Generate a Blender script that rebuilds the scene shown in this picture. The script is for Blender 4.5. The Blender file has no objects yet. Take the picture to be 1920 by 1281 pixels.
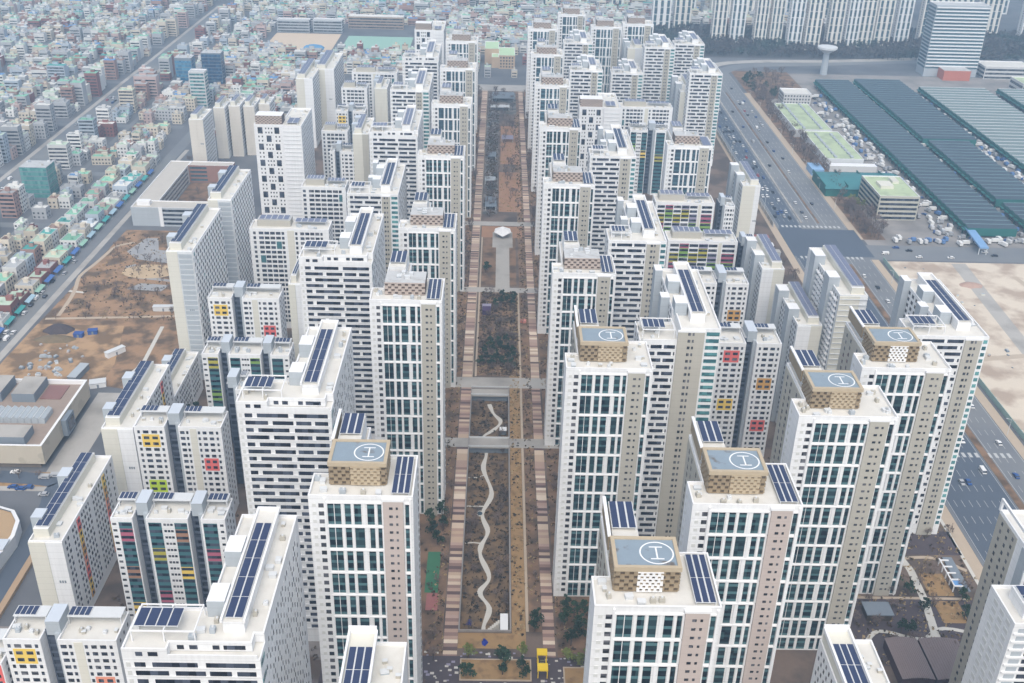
import bpy, bmesh, math, random
from mathutils import Matrix, Vector
random.seed(11)
SC = bpy.context.scene
COL = SC.collection
R = math.radians

# ------------------------------------------------------------------ camera
def make_camera():
    pitch, yaw, roll = R(28.05), R(1.14), R(1.62)
    f = Vector((math.sin(yaw)*math.cos(pitch), math.cos(yaw)*math.cos(pitch), -math.sin(pitch)))
    r = Vector((math.cos(yaw), -math.sin(yaw), 0)); u = r.cross(f)
    c, s = math.cos(roll), math.sin(roll)
    X = c*r + s*u; Y = -s*r + c*u
    m = Matrix.Identity(4)
    for i in range(3):
        m[i][0], m[i][1], m[i][2] = X[i], Y[i], -f[i]
    m.translation = Vector((0, 0, 285))
    cd = bpy.data.cameras.new('camera'); co = bpy.data.objects.new('camera', cd)
    cd.sensor_width = 36; cd.lens = 1978/1920*36
    cd.clip_start = 1; cd.clip_end = 6000
    co.matrix_world = m
    COL.objects.link(co); SC.camera = co
make_camera()

# ------------------------------------------------------------------ light
SUN_EL, SUN_AZ = R(54), R(180)          # azimuth clockwise from +Y
w = bpy.data.worlds.new('World'); SC.world = w; w.use_nodes = True
nt = w.node_tree; nt.nodes.clear()
sky = nt.nodes.new('ShaderNodeTexSky'); sky.sky_type = 'NISHITA'; sky.sun_disc = False
sky.sun_elevation = SUN_EL; sky.sun_rotation = SUN_AZ; sky.dust_density = 6; sky.ozone_density = 1; sky.air_density = 1
bg = nt.nodes.new('ShaderNodeBackground'); bg.inputs['Strength'].default_value = 0.15
out = nt.nodes.new('ShaderNodeOutputWorld')
hs = nt.nodes.new('ShaderNodeHueSaturation'); hs.inputs['Saturation'].default_value = .66; nt.links.new(sky.outputs[0], hs.inputs['Color'])
tn = nt.nodes.new('ShaderNodeMix'); tn.data_type = 'RGBA'; tn.blend_type = 'MULTIPLY'; tn.inputs[0].default_value = 1; tn.inputs[7].default_value = (.985, 1.0, .98, 1)
nt.links.new(hs.outputs[0], tn.inputs[6]); nt.links.new(tn.outputs[2], bg.inputs[0]); nt.links.new(bg.outputs[0], out.inputs[0])
ld = bpy.data.lights.new('sun', 'SUN'); ld.energy = .55; ld.angle = R(120); ld.color = (1, .97, .93)
lo = bpy.data.objects.new('sun', ld); COL.objects.link(lo)
d = Vector((math.sin(SUN_AZ)*math.cos(SUN_EL), math.cos(SUN_AZ)*math.cos(SUN_EL), math.sin(SUN_EL)))
lo.rotation_euler = d.to_track_quat('Z', 'Y').to_euler()
SC.view_settings.view_transform = 'Standard'; SC.view_settings.look = 'None'
SC.view_settings.exposure = 0.5; SC.view_settings.gamma = 1
SC.cycles.max_bounces = 6; SC.cycles.volume_bounces = 1
HAZE_DENSITY = 0.00030

# ------------------------------------------------------------------ materials
MATS = {}
def mat(name, col, rough=.8, var=.08, scale=.15, streak=0., joint=0., metal=0., spec=.3, rnd=0., blot=None):
    """procedural: base colour with two noise scales, optional vertical streaks, floor joints, per-object variation, blotches"""
    if name in MATS: return MATS[name]
    m = bpy.data.materials.new(name); m.use_nodes = True; MATS[name] = m
    n = m.node_tree.nodes; l = m.node_tree.links
    b = n['Principled BSDF']; b.inputs['Roughness'].default_value = rough; b.inputs['Metallic'].default_value = metal
    b.inputs['Specular IOR Level'].default_value = spec
    geo = n.new('ShaderNodeNewGeometry'); pos = geo.outputs['Position']
    def noise(sc, vec=pos, det=4):
        t = n.new('ShaderNodeTexNoise'); t.inputs['Scale'].default_value = sc; t.inputs['Detail'].default_value = det
        l.new(vec, t.inputs['Vector']); return t.outputs['Fac']
    def math_(op, a, b_=None):
        t = n.new('ShaderNodeMath'); t.operation = op
        for i, x in enumerate((a, b_)):
            if x is None: continue
            if isinstance(x, (int, float)): t.inputs[i].default_value = x
            else: l.new(x, t.inputs[i])
        return t.outputs[0]
    f = math_('ADD', math_('MULTIPLY', noise(scale), var*2), math_('MULTIPLY', noise(scale*9), var))
    f = math_('ADD', f, 1 - var*1.5)
    if streak:
        mp = n.new('ShaderNodeMapping'); mp.inputs['Scale'].default_value = (1, 1, .04); l.new(pos, mp.inputs['Vector'])
        f = math_('MULTIPLY', f, math_('ADD', math_('MULTIPLY', noise(1.1, mp.outputs[0]), streak), 1-streak*.5))
    if joint:
        sp = n.new('ShaderNodeSeparateXYZ'); l.new(pos, sp.inputs[0])
        fr = math_('FRACT', math_('DIVIDE', sp.outputs[2], 2.85))
        f = math_('MULTIPLY', f, math_('SUBTRACT', 1, math_('MULTIPLY', math_('LESS_THAN', fr, .09), joint)))
    if rnd:
        oi = n.new('ShaderNodeObjectInfo')
        f = math_('MULTIPLY', f, math_('ADD', math_('MULTIPLY', oi.outputs['Random'], rnd*2), 1-rnd))
    mx = n.new('ShaderNodeMix'); mx.data_type = 'RGBA'; mx.blend_type = 'MULTIPLY'; mx.inputs[0].default_value = 1
    mx.inputs[6].default_value = (*col, 1)
    if blot:
        c2, bs, lo_, hi = blot
        rp = n.new('ShaderNodeMapRange'); l.new(noise(bs, det=6), rp.inputs[0]); rp.inputs[1].default_value = lo_; rp.inputs[2].default_value = hi
        bm = n.new('ShaderNodeMix'); bm.data_type = 'RGBA'; l.new(rp.outputs[0], bm.inputs[0])
        bm.inputs[6].default_value = (*col, 1); bm.inputs[7].default_value = (*c2, 1)
        l.new(bm.outputs[2], mx.inputs[6])
    cb = n.new('ShaderNodeCombineColor')
    for i in range(3): l.new(f, cb.inputs[i])
    l.new(cb.outputs[0], mx.inputs[7]); l.new(mx.outputs[2], b.inputs['Base Color'])
    return m

def glass(name, dark, light, period=0., frac=.36, rough=.18, rnd=True):
    """window glass: cells of world position vary between dark and lighter panes; optional spandrel stripe each storey (object z)"""
    if name in MATS: return MATS[name]
    m = bpy.data.materials.new(name); m.use_nodes = True; MATS[name] = m
    n = m.node_tree.nodes; l = m.node_tree.links
    b = n['Principled BSDF']; b.inputs['Roughness'].default_value = rough; b.inputs['Specular IOR Level'].default_value = .4
    geo = n.new('ShaderNodeNewGeometry')
    mp = n.new('ShaderNodeVectorMath'); mp.operation = 'SNAP'; l.new(geo.outputs['Position'], mp.inputs[0]); mp.inputs[1].default_value = (1.9, 1.9, 2.85)
    wn = n.new('ShaderNodeTexWhiteNoise'); l.new(mp.outputs[0], wn.inputs['Vector'])
    pw = n.new('ShaderNodeMath'); pw.operation = 'POWER'; l.new(wn.outputs['Value'], pw.inputs[0]); pw.inputs[1].default_value = 1.7
    fac = pw.outputs[0]
    if period:
        tc = n.new('ShaderNodeTexCoord'); sp = n.new('ShaderNodeSeparateXYZ'); l.new(tc.outputs['Object'], sp.inputs[0])
        dv = n.new('ShaderNodeMath'); dv.operation = 'DIVIDE'; l.new(sp.outputs[2], dv.inputs[0]); dv.inputs[1].default_value = period
        fr = n.new('ShaderNodeMath'); fr.operation = 'FRACT'; l.new(dv.outputs[0], fr.inputs[0])
        lt = n.new('ShaderNodeMath'); lt.operation = 'LESS_THAN'; l.new(fr.outputs[0], lt.inputs[0]); lt.inputs[1].default_value = frac
        oi = n.new('ShaderNodeObjectInfo')
        om = n.new('ShaderNodeMath'); om.operation = 'MULTIPLY'; l.new(lt.outputs[0], om.inputs[0])
        oa = n.new('ShaderNodeMath'); oa.operation = 'MULTIPLY_ADD'; l.new(oi.outputs['Random'], oa.inputs[0]); oa.inputs[1].default_value = .9; oa.inputs[2].default_value = .2
        l.new(oa.outputs[0], om.inputs[1])
        mx0 = n.new('ShaderNodeMath'); mx0.operation = 'MULTIPLY_ADD'; l.new(fac, mx0.inputs[0]); mx0.inputs[1].default_value = .35; l.new(om.outputs[0], mx0.inputs[2])
        fac = mx0.outputs[0]
    mx = n.new('ShaderNodeMix'); mx.data_type = 'RGBA'; l.new(fac, mx.inputs[0])
    mx.inputs[6].default_value = (*dark, 1); mx.inputs[7].default_value = (*light, 1)
    l.new(mx.outputs[2], b.inputs['Base Color'])
    return m

WHITE = mat('white_paint', (.77, .78, .795), var=.055, streak=.22, joint=.11, rnd=.04)
PURE = mat('white_trim', (.78, .785, .80), var=.03)
PALE = mat('pale_grey_paint', (.62, .64, .66), var=.04, streak=.08, joint=.06)
CREAM = mat('cream_paint', (.66, .645, .575), var=.035, streak=.08, joint=.08)
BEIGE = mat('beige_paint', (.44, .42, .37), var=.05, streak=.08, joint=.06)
PINKB = mat('pinkish_beige_paint', (.50, .43, .40), var=.04, streak=.08, joint=.06)
SLATE = mat('slate_grey_paint', (.20, .235, .28), var=.06, streak=.15)
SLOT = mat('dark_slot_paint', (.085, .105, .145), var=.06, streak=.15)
SLATEL = mat('light_slate_paint', (.40, .44, .48), var=.05, streak=.12, joint=.08)
ROOF = mat('roof_screed', (.66, .645, .61), var=.07, scale=.2, blot=((.60, .58, .54), .25, .5, .75))
ROOFG = mat('grey_roof', (.50, .51, .52), var=.1, scale=.2, blot=((.40, .40, .40), .3, .5, .7))
CAP = mat('pale_blue_metal_cap', (.55, .60, .67), rough=.5, var=.04)
GOLD = mat('gold_lattice_bronze', (.33, .26, .175), rough=.5, var=.14, scale=.6, metal=.15)
GOLDL = mat('gold_lattice_pale', (.47, .39, .28), rough=.5, var=.1, scale=.6)
BRNL = mat('brown_lattice', (.45, .38, .34), rough=.7, var=.1, scale=.6)
SCRB = mat('brown_screen_backing', (.15, .115, .10), var=.1)
GAPB = mat('bronze_gap', (.12, .09, .06), var=.1)
DARKIN = mat('lattice_gap', (.07, .055, .045), rough=.9)
DECK = mat('helipad_blue_grey', (.24, .30, .36), rough=.6, var=.1, scale=.3, blot=((.15, .135, .125), .22, .60, .70))
MARK = mat('helipad_white_marking', (.80, .82, .84))
SOLAR = mat('solar_cell_blue', (.032, .045, .105), rough=.25, var=.2, scale=.7, spec=.6)
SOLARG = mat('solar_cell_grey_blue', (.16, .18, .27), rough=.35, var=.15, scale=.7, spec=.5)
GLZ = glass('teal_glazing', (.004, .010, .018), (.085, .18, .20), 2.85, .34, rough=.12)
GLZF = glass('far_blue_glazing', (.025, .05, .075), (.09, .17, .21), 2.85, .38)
RIB = glass('ribbon_window_glass', (.006, .008, .016), (.085, .10, .14))
SML = glass('small_window_glass', (.012, .014, .02), (.16, .16, .18))
PALEW = mat('pale_window_frame', (.60, .61, .60), var=.05)
TEALW = glass('teal_corner_glass', (.03, .10, .12), (.14, .36, .37))
def cpanel(n, c): return mat(n, c, rough=.6, var=.06)
YEL = cpanel('yellow_panel', (.80, .57, .12)); REDP = cpanel('coral_panel', (.74, .15, .14)); LIME = cpanel('lime_panel', (.50, .68, .03))
ORA = cpanel('orange_panel', (.60, .33, .09)); SALM = cpanel('salmon_panel', (.75, .30, .20)); ROSE = cpanel('rose_panel', (.42, .12, .18))
GREENP = cpanel('green_panel', (.22, .38, .08)); OLIVE = cpanel('olive_panel', (.42, .38, .06)); BROWNP = cpanel('tan_brown_panel', (.36, .20, .13)); LILAC = cpanel('lilac_grey_panel', (.30, .28, .38)); TEALP = cpanel('teal_panel', (.05, .15, .17))

# ------------------------------------------------------------------ mesh helper
class MB:
    def __init__(s): s.v = []; s.f = []; s.m = []
    def face(s, pts, m=0):
        i = len(s.v); s.v += [tuple(p) for p in pts]; s.f.append(tuple(range(i, i+len(pts)))); s.m.append(m)
    def box(s, x0, x1, y0, y1, z0, z1, m=0, skip='', top=None):
        i = len(s.v)
        s.v += [(x0,y0,z0),(x1,y0,z0),(x1,y1,z0),(x0,y1,z0),(x0,y0,z1),(x1,y0,z1),(x1,y1,z1),(x0,y1,z1)]
        for k, q in (('b',(0,3,2,1)),('t',(4,5,6,7)),('f',(0,1,5,4)),('r',(1,2,6,5)),('k',(2,3,7,6)),('l',(3,0,4,7))):
            if k in skip: continue
            s.f.append(tuple(i+a for a in q)); s.m.append(top if (k == 't' and top is not None) else m)
        return s
    def prism(s, poly, z0, z1, m=0, top=None, cap=True):
        n = len(poly)
        for a in range(n):
            p, q = poly[a], poly[(a+1) % n]
            s.face([(p[0],p[1],z0),(q[0],q[1],z0),(q[0],q[1],z1),(p[0],p[1],z1)], m)
        if cap: s.face([(p[0],p[1],z1) for p in poly], m if top is None else top)
        return s
    def tube(s, p, q, r0, r1, n=6, m=0, cap=True):
        p, q = Vector(p), Vector(q); d = (q-p).normalized()
        a = d.cross(Vector((0,0,1)) if abs(d.z) < .9 else Vector((1,0,0))).normalized(); b = d.cross(a)
        A = [p+(a*math.cos(t)+b*math.sin(t))*r0 for t in [2*math.pi*k/n for k in range(n)]]
        B = [q+(a*math.cos(t)+b*math.sin(t))*r1 for t in [2*math.pi*k/n for k in range(n)]]
        for k in range(n): s.face([A[k], A[(k+1)%n], B[(k+1)%n], B[k]][::-1], m)
        if cap: s.face(B[::-1], m); s.face(A, m)
    def mesh(s, name, mats):
        me = bpy.data.meshes.new(name); me.from_pydata(s.v, [], s.f)
        for x in (mats if isinstance(mats, (list, tuple)) else [mats]): me.materials.append(x)
        me.polygons.foreach_set('material_index', s.m); me.update(); return me
    def build(s, name, mats, parent=None, loc=None):
        return link(name, s.mesh(name, mats), parent, loc)
def link(name, data, parent=None, loc=None):
    o = bpy.data.objects.new(name, data); COL.objects.link(o)
    if parent: o.parent = parent
    if loc: o.location = loc
    return o
def tag(o, label, cat, group=None):
    o['label'] = label; o['category'] = cat
    if group: o['group'] = group
    return o
def thing(name, label, cat, loc=(0,0,0), group=None, rz=0):
    o = link(name, None, None, loc); o.empty_display_size = 1; o.rotation_euler = (0,0,rz)
    return tag(o, label, cat, group)
def structure(o): o['kind'] = 'structure'; return o
def stuff(o): o['kind'] = 'stuff'; return o
def inset(poly, t):
    n = len(poly); r = []
    for i in range(n):
        p, v, q = poly[i-1], poly[i], poly[(i+1) % n]
        a = Vector((v[0]-p[0], v[1]-p[1])).normalized(); b = Vector((q[0]-v[0], q[1]-v[1])).normalized()
        n1 = Vector((-a.y, a.x)); n2 = Vector((-b.y, b.x)); k = (n1+n2)/max(.2, 1+n1.dot(n2))
        r.append((v[0]+k.x*t, v[1]+k.y*t))
    return r

# ------------------------------------------------------------------ building base class
FH = 2.85
WMESH = {}
class Bld:
    def __init__(s, name, label, cat, x, y, group, far=False):
        s.root = thing(name, label, cat, (x, y, 0), group); s.y = y; s.w = []; s.far = far
    def part(s, mb, name, mats): return mb.build(name, mats, s.root)
    def body(s, poly, h, wm=WHITE, rm=None, par=1.0, thick=.45, base=True):
        rm = rm or ROOF
        m = MB(); m.prism(poly, 0, h, 0, cap=False); s.part(m, 'wall', wm)
        s.roof(poly, h, rm, par, thick)
    def roof(s, poly, h, rm, par=1.0, thick=.45):
        q = inset(poly, thick); n = len(poly); m = MB()
        for i in range(n):
            j = (i+1) % n; a, b, c, d_ = poly[i], poly[j], q[j], q[i]
            m.face([(a[0],a[1],h),(b[0],b[1],h),(c[0],c[1],h),(d_[0],d_[1],h)], 1)
            m.face([(d_[0],d_[1],h),(c[0],c[1],h),(c[0],c[1],h-par),(d_[0],d_[1],h-par)], 1)
        m.face([(p[0],p[1],h-par) for p in q], 0)
        return s.part(m, 'roof', [rm, PURE])
    def win(s, face, p, a0, a1, z0, z1, m, d=.09): s.w.append((face, p, a0, a1, z0, z1, m, d))
    def flush(s, limit=100):
        if s.far: limit = 0
        s.w.sort(key=lambda t: (t[0] != 'F', -round((t[3]-t[2])*(t[5]-t[4]), 1), -t[4]))
        for face, p, a0, a1, z0, z1, m, d in s.w[:limit]:
            key = (face, round(a1-a0, 2), round(z1-z0, 2), m.name, d)
            if key not in WMESH:
                b = MB(); W_, H_ = a1-a0, z1-z0
                pane(b, face, 0, 0, W_, 0, H_, d, 0); WMESH[key] = b.mesh('window', m)
            loc = (a0, p, z0) if face in 'FK' else (p, a0, z0)
            link('window', WMESH[key], s.root, loc)
        rest = s.w[limit:]
        if rest:
            mats = list({t[6].name: t[6] for t in rest}.values()); ix = {m.name: i for i, m in enumerate(mats)}
            b = MB()
            for face, p, a0, a1, z0, z1, m, d in rest: pane(b, face, p, a0, a1, z0, z1, d, ix[m.name])
            stuff(s.part(b, 'window', mats))
        s.w = []
def pane(b, face, p, a0, a1, z0, z1, d, m):
    if face == 'F': b.box(a0, a1, p-d, p, z0, z1, m, skip='k')
    elif face == 'K': b.box(a0, a1, p, p+d, z0, z1, m, skip='f')
    elif face == 'R': b.box(p, p+d, a0, a1, z0, z1, m, skip='l')
    else: b.box(p-d, p, a0, a1, z0, z1, m, skip='r')

def solar(B, x0, x1, y0, y1, z, cols=3, rows=2, m=None, gap=.5, axis='y', stand=True):
    """one raised array: module strips with pale gaps on a light frame"""
    m = m or SOLAR; b = MB()
    b.box(x0, x1, y0, y1, z, z+.12, 1)
    cw = (x1-x0)/cols; rh = (y1-y0)/rows
    for i in range(cols):
        for j in range(rows):
            b.box(x0+i*cw+gap/2, x0+(i+1)*cw-gap/2, y0+j*rh+.15, y0+(j+1)*rh-.15, z+.12, z+.24, 0, skip='b')
    if stand:
        for x in (x0+.3, x1-.3):
            for y in (y0+.3, y1-.3): b.box(x-.12, x+.12, y-.12, y+.12, z-stand, z, 1, skip='tb')
    B.part(b, 'solar_array', [m, PALE])
UNITM = {}
def units(B, x0, x1, y0, y1, z, n, rng):
    """condensers, hatches and vents, each a part of its own; meshes shared by size class"""
    for k in range(n):
        x = rng.uniform(x0, x1); y = rng.uniform(y0, y1); q = rng.randrange(7)
        if q not in UNITM:
            r2 = random.Random(q); w_, d_, h_ = r2.uniform(.45, 1.1), r2.uniform(.4, .8), r2.uniform(.6, 1.6); b = MB()
            b.box(-w_, w_, -d_, d_, 0, h_, 0, skip='b')
            if q % 2: b.tube((w_*.3, 0, h_), (w_*.3, 0, h_+.35), .3, .3, 8, 1)
            else: b.box(-w_-.1, w_+.1, -d_-.1, d_+.1, h_, h_+.12, 1)
            UNITM[q] = b.mesh('rooftop_unit', [(PALE, BEIGE, SLATEL)[q % 3], PALE])
        o = link('rooftop_unit', UNITM[q], B.root, (x, y, z)); o.rotation_euler.z = rng.choice((0, 1.5708, .2))

# ------------------------------------------------------------------ type A: slim white tower with roof screen / helipad
def lattice(b, face, p, a0, a1, z0, z1, nx, nz, m):
    cw = (a1-a0)/nx; ch = (z1-z0)/nz
    for i in range(nx):
        for j in range(nz):
            if (i+j) % 2 == 0: pane(b, face, p, a0+i*cw, a0+(i+1)*cw, z0+j*ch+.05, z0+(j+1)*ch-.05, .35, m)
    for k in range(nz+1): pane(b, face, p, a0, a1, z0+k*ch-.08, z0+k*ch+.08, .42, m)

def tower_a(x, y, W, h, label, group, pad=False, front_solar=True, strip=BEIGE, far=False, bright=False):
    B = Bld('apartment_tower', label, 'tower', x, y, group, far)
    rng = random.Random(int(x*7+y)); u = lambda t: t*W
    poly = [(0,0),(W,0),(W,21),(14,21),(14,36),(4.5,36),(4.5,11),(0,11)]
    B.body(poly, h)
    # beige strip, proud of the front
    m = MB(); m.box(u(.715), u(.905), -.9, 0, 0, h-1.3, 0, skip='k'); m.box(u(.705), u(.915), -1.0, 0, h-1.3, h-.6, 1, skip='k')
    B.part(m, 'wall_strip', [strip, PURE])
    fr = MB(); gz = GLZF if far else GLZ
    nb = int((h-4)/(3*FH)); top = h-2.6
    cols = [[(.177,.31),(.34,.405),(.43,.505),(.555,.63),(.655,.70),(.92,.965)], [(.177,.31),(.34,.405),(.43,.53),(.575,.63),(.655,.70),(.92,.965)]]
    for k in range(nb+1):
        z1 = top-k*3*FH; z0 = max(z1-3*FH+.9, .6)
        if z1 < 3: continue
        cc = cols[k % 2]
        for a, c in cc: B.win('F', 0, u(a)+.12, u(c)-.12, z0+.15, z1-.05, gz)
        mids = [(cc[0][0]+cc[0][1])/2] if not far else []
        for e in mids: fr.box(u(e)-.09, u(e)+.09, -.2, 0, z0, z1, 0, skip='k')
        edges = [.168] + [(cc[i][1]+cc[i+1][0])/2 for i in range(4)] + [.708]
        for i, e in enumerate(edges): fr.box(u(e)-.30, u(e)+.30, -.32, 0, z0, z1, 0, skip='k')
        for e0, e1 in ((.16, .712), (.91, .975)): fr.box(u(e0), u(e1), -.4, 0, z1, z1+.45, 0, skip='k')
    for e in (.16, .975): fr.box(u(e)-.35, u(e)+.15, -.5, 0, 0, h-.8, 0, skip='k')
    B.part(fr, 'facade_frame', PURE)
    nf = int((h-4)/FH)
    for k in range(nf):
        z = top-.55-k*FH
        if z < 3: break
        B.win('F', 0, u(.095), u(.145), z-1.1, z+.3, SML); B.win('F', 0, u(.035), u(.07), z-.9, z+.2, PALEW)
        B.win('F', -.9, u(.772), u(.806), z-.85, z-.05, SML); B.win('F', -.9, u(.836), u(.857), z-.85, z-.05, SML)
        for a in (2.2, 8.5, 14.5): B.win('R', W, a, a+1.0, z-.9, z+.2, PALEW)
        B.win('R', W, 17.4, 18.6, z-1.1, z+.3, SML)
        for a in (14, 18.5, 26, 31): B.win('L', 4.5, a, a+1.1, z-1.1, z+.3, SML)
        B.win('L', 0, 7.8, 8.9, z-1.0, z+.2, PALEW)
    # panels of the returning wing are beige
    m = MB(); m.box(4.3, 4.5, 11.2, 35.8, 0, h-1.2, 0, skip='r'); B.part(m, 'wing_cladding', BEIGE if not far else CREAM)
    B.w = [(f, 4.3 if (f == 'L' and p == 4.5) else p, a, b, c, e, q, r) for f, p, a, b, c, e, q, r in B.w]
    # roof block with lattice screen
    z0 = h-1; zt = h+(7 if pad else 5.5); hx0, hx1, hy0, hy1 = 5.5, 21.5, 6.6, 18
    gm, gl = (GOLD, GOLDL) if pad else (BRNL, PALE)
    m = MB(); m.box(hx0, hx1, hy0, hy1, z0, zt-1.3, 0, skip='b', top=1)
    hp = B.part(m, 'helipad' if pad else 'roof_screen', [SCRB if not pad else GAPB, ROOFG])
    lt = MB(); lattice(lt, 'F', hy0, hx0, hx1, z0+.4, zt-1.4, 14 if pad else 12, 5 if pad else 4, 0)
    if pad:
        lattice(lt, 'R', hx1, hy0, hy1, z0+.4, zt-1.4, 10, 6, 0); lattice(lt, 'L', hx0, hy0, hy1, z0+.4, zt-1.4, 10, 6, 0)
        if bright: lattice(lt, 'F', hy0-.36, hx0+5.5, hx1-4, z0+.5, zt-1.5, 9, 6, 2)
        else: lattice(lt, 'F', hy0-.3, hx0+6, hx1-1.5, z0+.5, zt-1.5, 9, 6, 1); lt.box(hx0+6, hx1-1.5, hy0-.3, hy0, z0+.6, zt-1.6, 0, skip='k')
    else:
        lt.box(hx0, hx1, hy0-.5, hy0, zt-1.4, zt-1.1, 0)
    lt.build('lattice', [gm, gl, PURE], hp)
    if pad:
        rim = MB(); o = .5
        rim.box(hx0-o, hx1+o, hy0-o, hy0+.5, zt-1.3, zt, 0); rim.box(hx0-o, hx1+o, hy1-.5, hy1+o, zt-1.3, zt, 0)
        rim.box(hx0-o, hx0+.5, hy0+.5, hy1-.5, zt-1.3, zt, 0); rim.box(hx1-.5, hx1+o, hy0+.5, hy1-.5, zt-1.3, zt, 0)
        rim.build('rim', GOLDL, hp)
        dk = MB(); dk.box(hx0+.5, hx1-.5, hy0+.5, hy1-.5, zt-1.2, zt-.35, 0, skip='b'); dk.build('deck', DECK, hp)
        mk = MB(); cx, cy, rr, zz = hx0+10.8, (hy0+hy1)/2, 4.4, zt-.33
        N = 40
        for k in range(N):
            t0, t1 = 2*math.pi*k/N, 2*math.pi*(k+1)/N
            mk.face([(cx+r_*math.cos(t), cy+r_*math.sin(t), zz) for r_, t in ((rr-.38,t0),(rr,t0),(rr,t1),(rr-.38,t1))])
        for a in ((-.2,.2,-2.1,2.1),(-1.7,1.7,2.1,2.5),(-1.7,1.7,-2.5,-2.1)):
            mk.face([(cx+a[0],cy+a[2],zz),(cx+a[1],cy+a[2],zz),(cx+a[1],cy+a[3],zz),(cx+a[0],cy+a[3],zz)])
        mk.build('marking', MARK, hp)
        sg = MB(); sg.box(4.6, 5.1, 18.6, 35.2, h+2.2, h+6.6, 0); sg.box(4.4, 5.3, 18.5, 35.4, h+6.6, h+7.1, 1); B.part(sg, 'side_screen', [GOLD, PURE])
    else:
        units(B, hx0+1.5, hx1-1.5, hy0+2, hy1-2, zt-1.3, 5, rng)
    # rear wing penthouse with its own solar roof
    m = MB(); m.box(6, 12.8, 21, 35, z0, h+4.8, 0, skip='b', top=1); m.box(14.2, 19, 19.5, 20.8, z0, h+2.2, 0, skip='b')
    B.part(m, 'penthouse', [WHITE, ROOF])
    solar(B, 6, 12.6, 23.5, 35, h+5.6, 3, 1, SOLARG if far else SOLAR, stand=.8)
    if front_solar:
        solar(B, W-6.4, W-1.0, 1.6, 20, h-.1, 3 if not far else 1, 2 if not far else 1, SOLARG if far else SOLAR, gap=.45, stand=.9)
    else: units(B, W-6, W-2, 4, 19, z0, 5, rng)
    units(B, 1.2, 4.2, 2, 9.5, z0, 3, rng); units(B, 6, 20, 1.4, 4.5, z0, 4, rng)
    B.flush(100)

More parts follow.
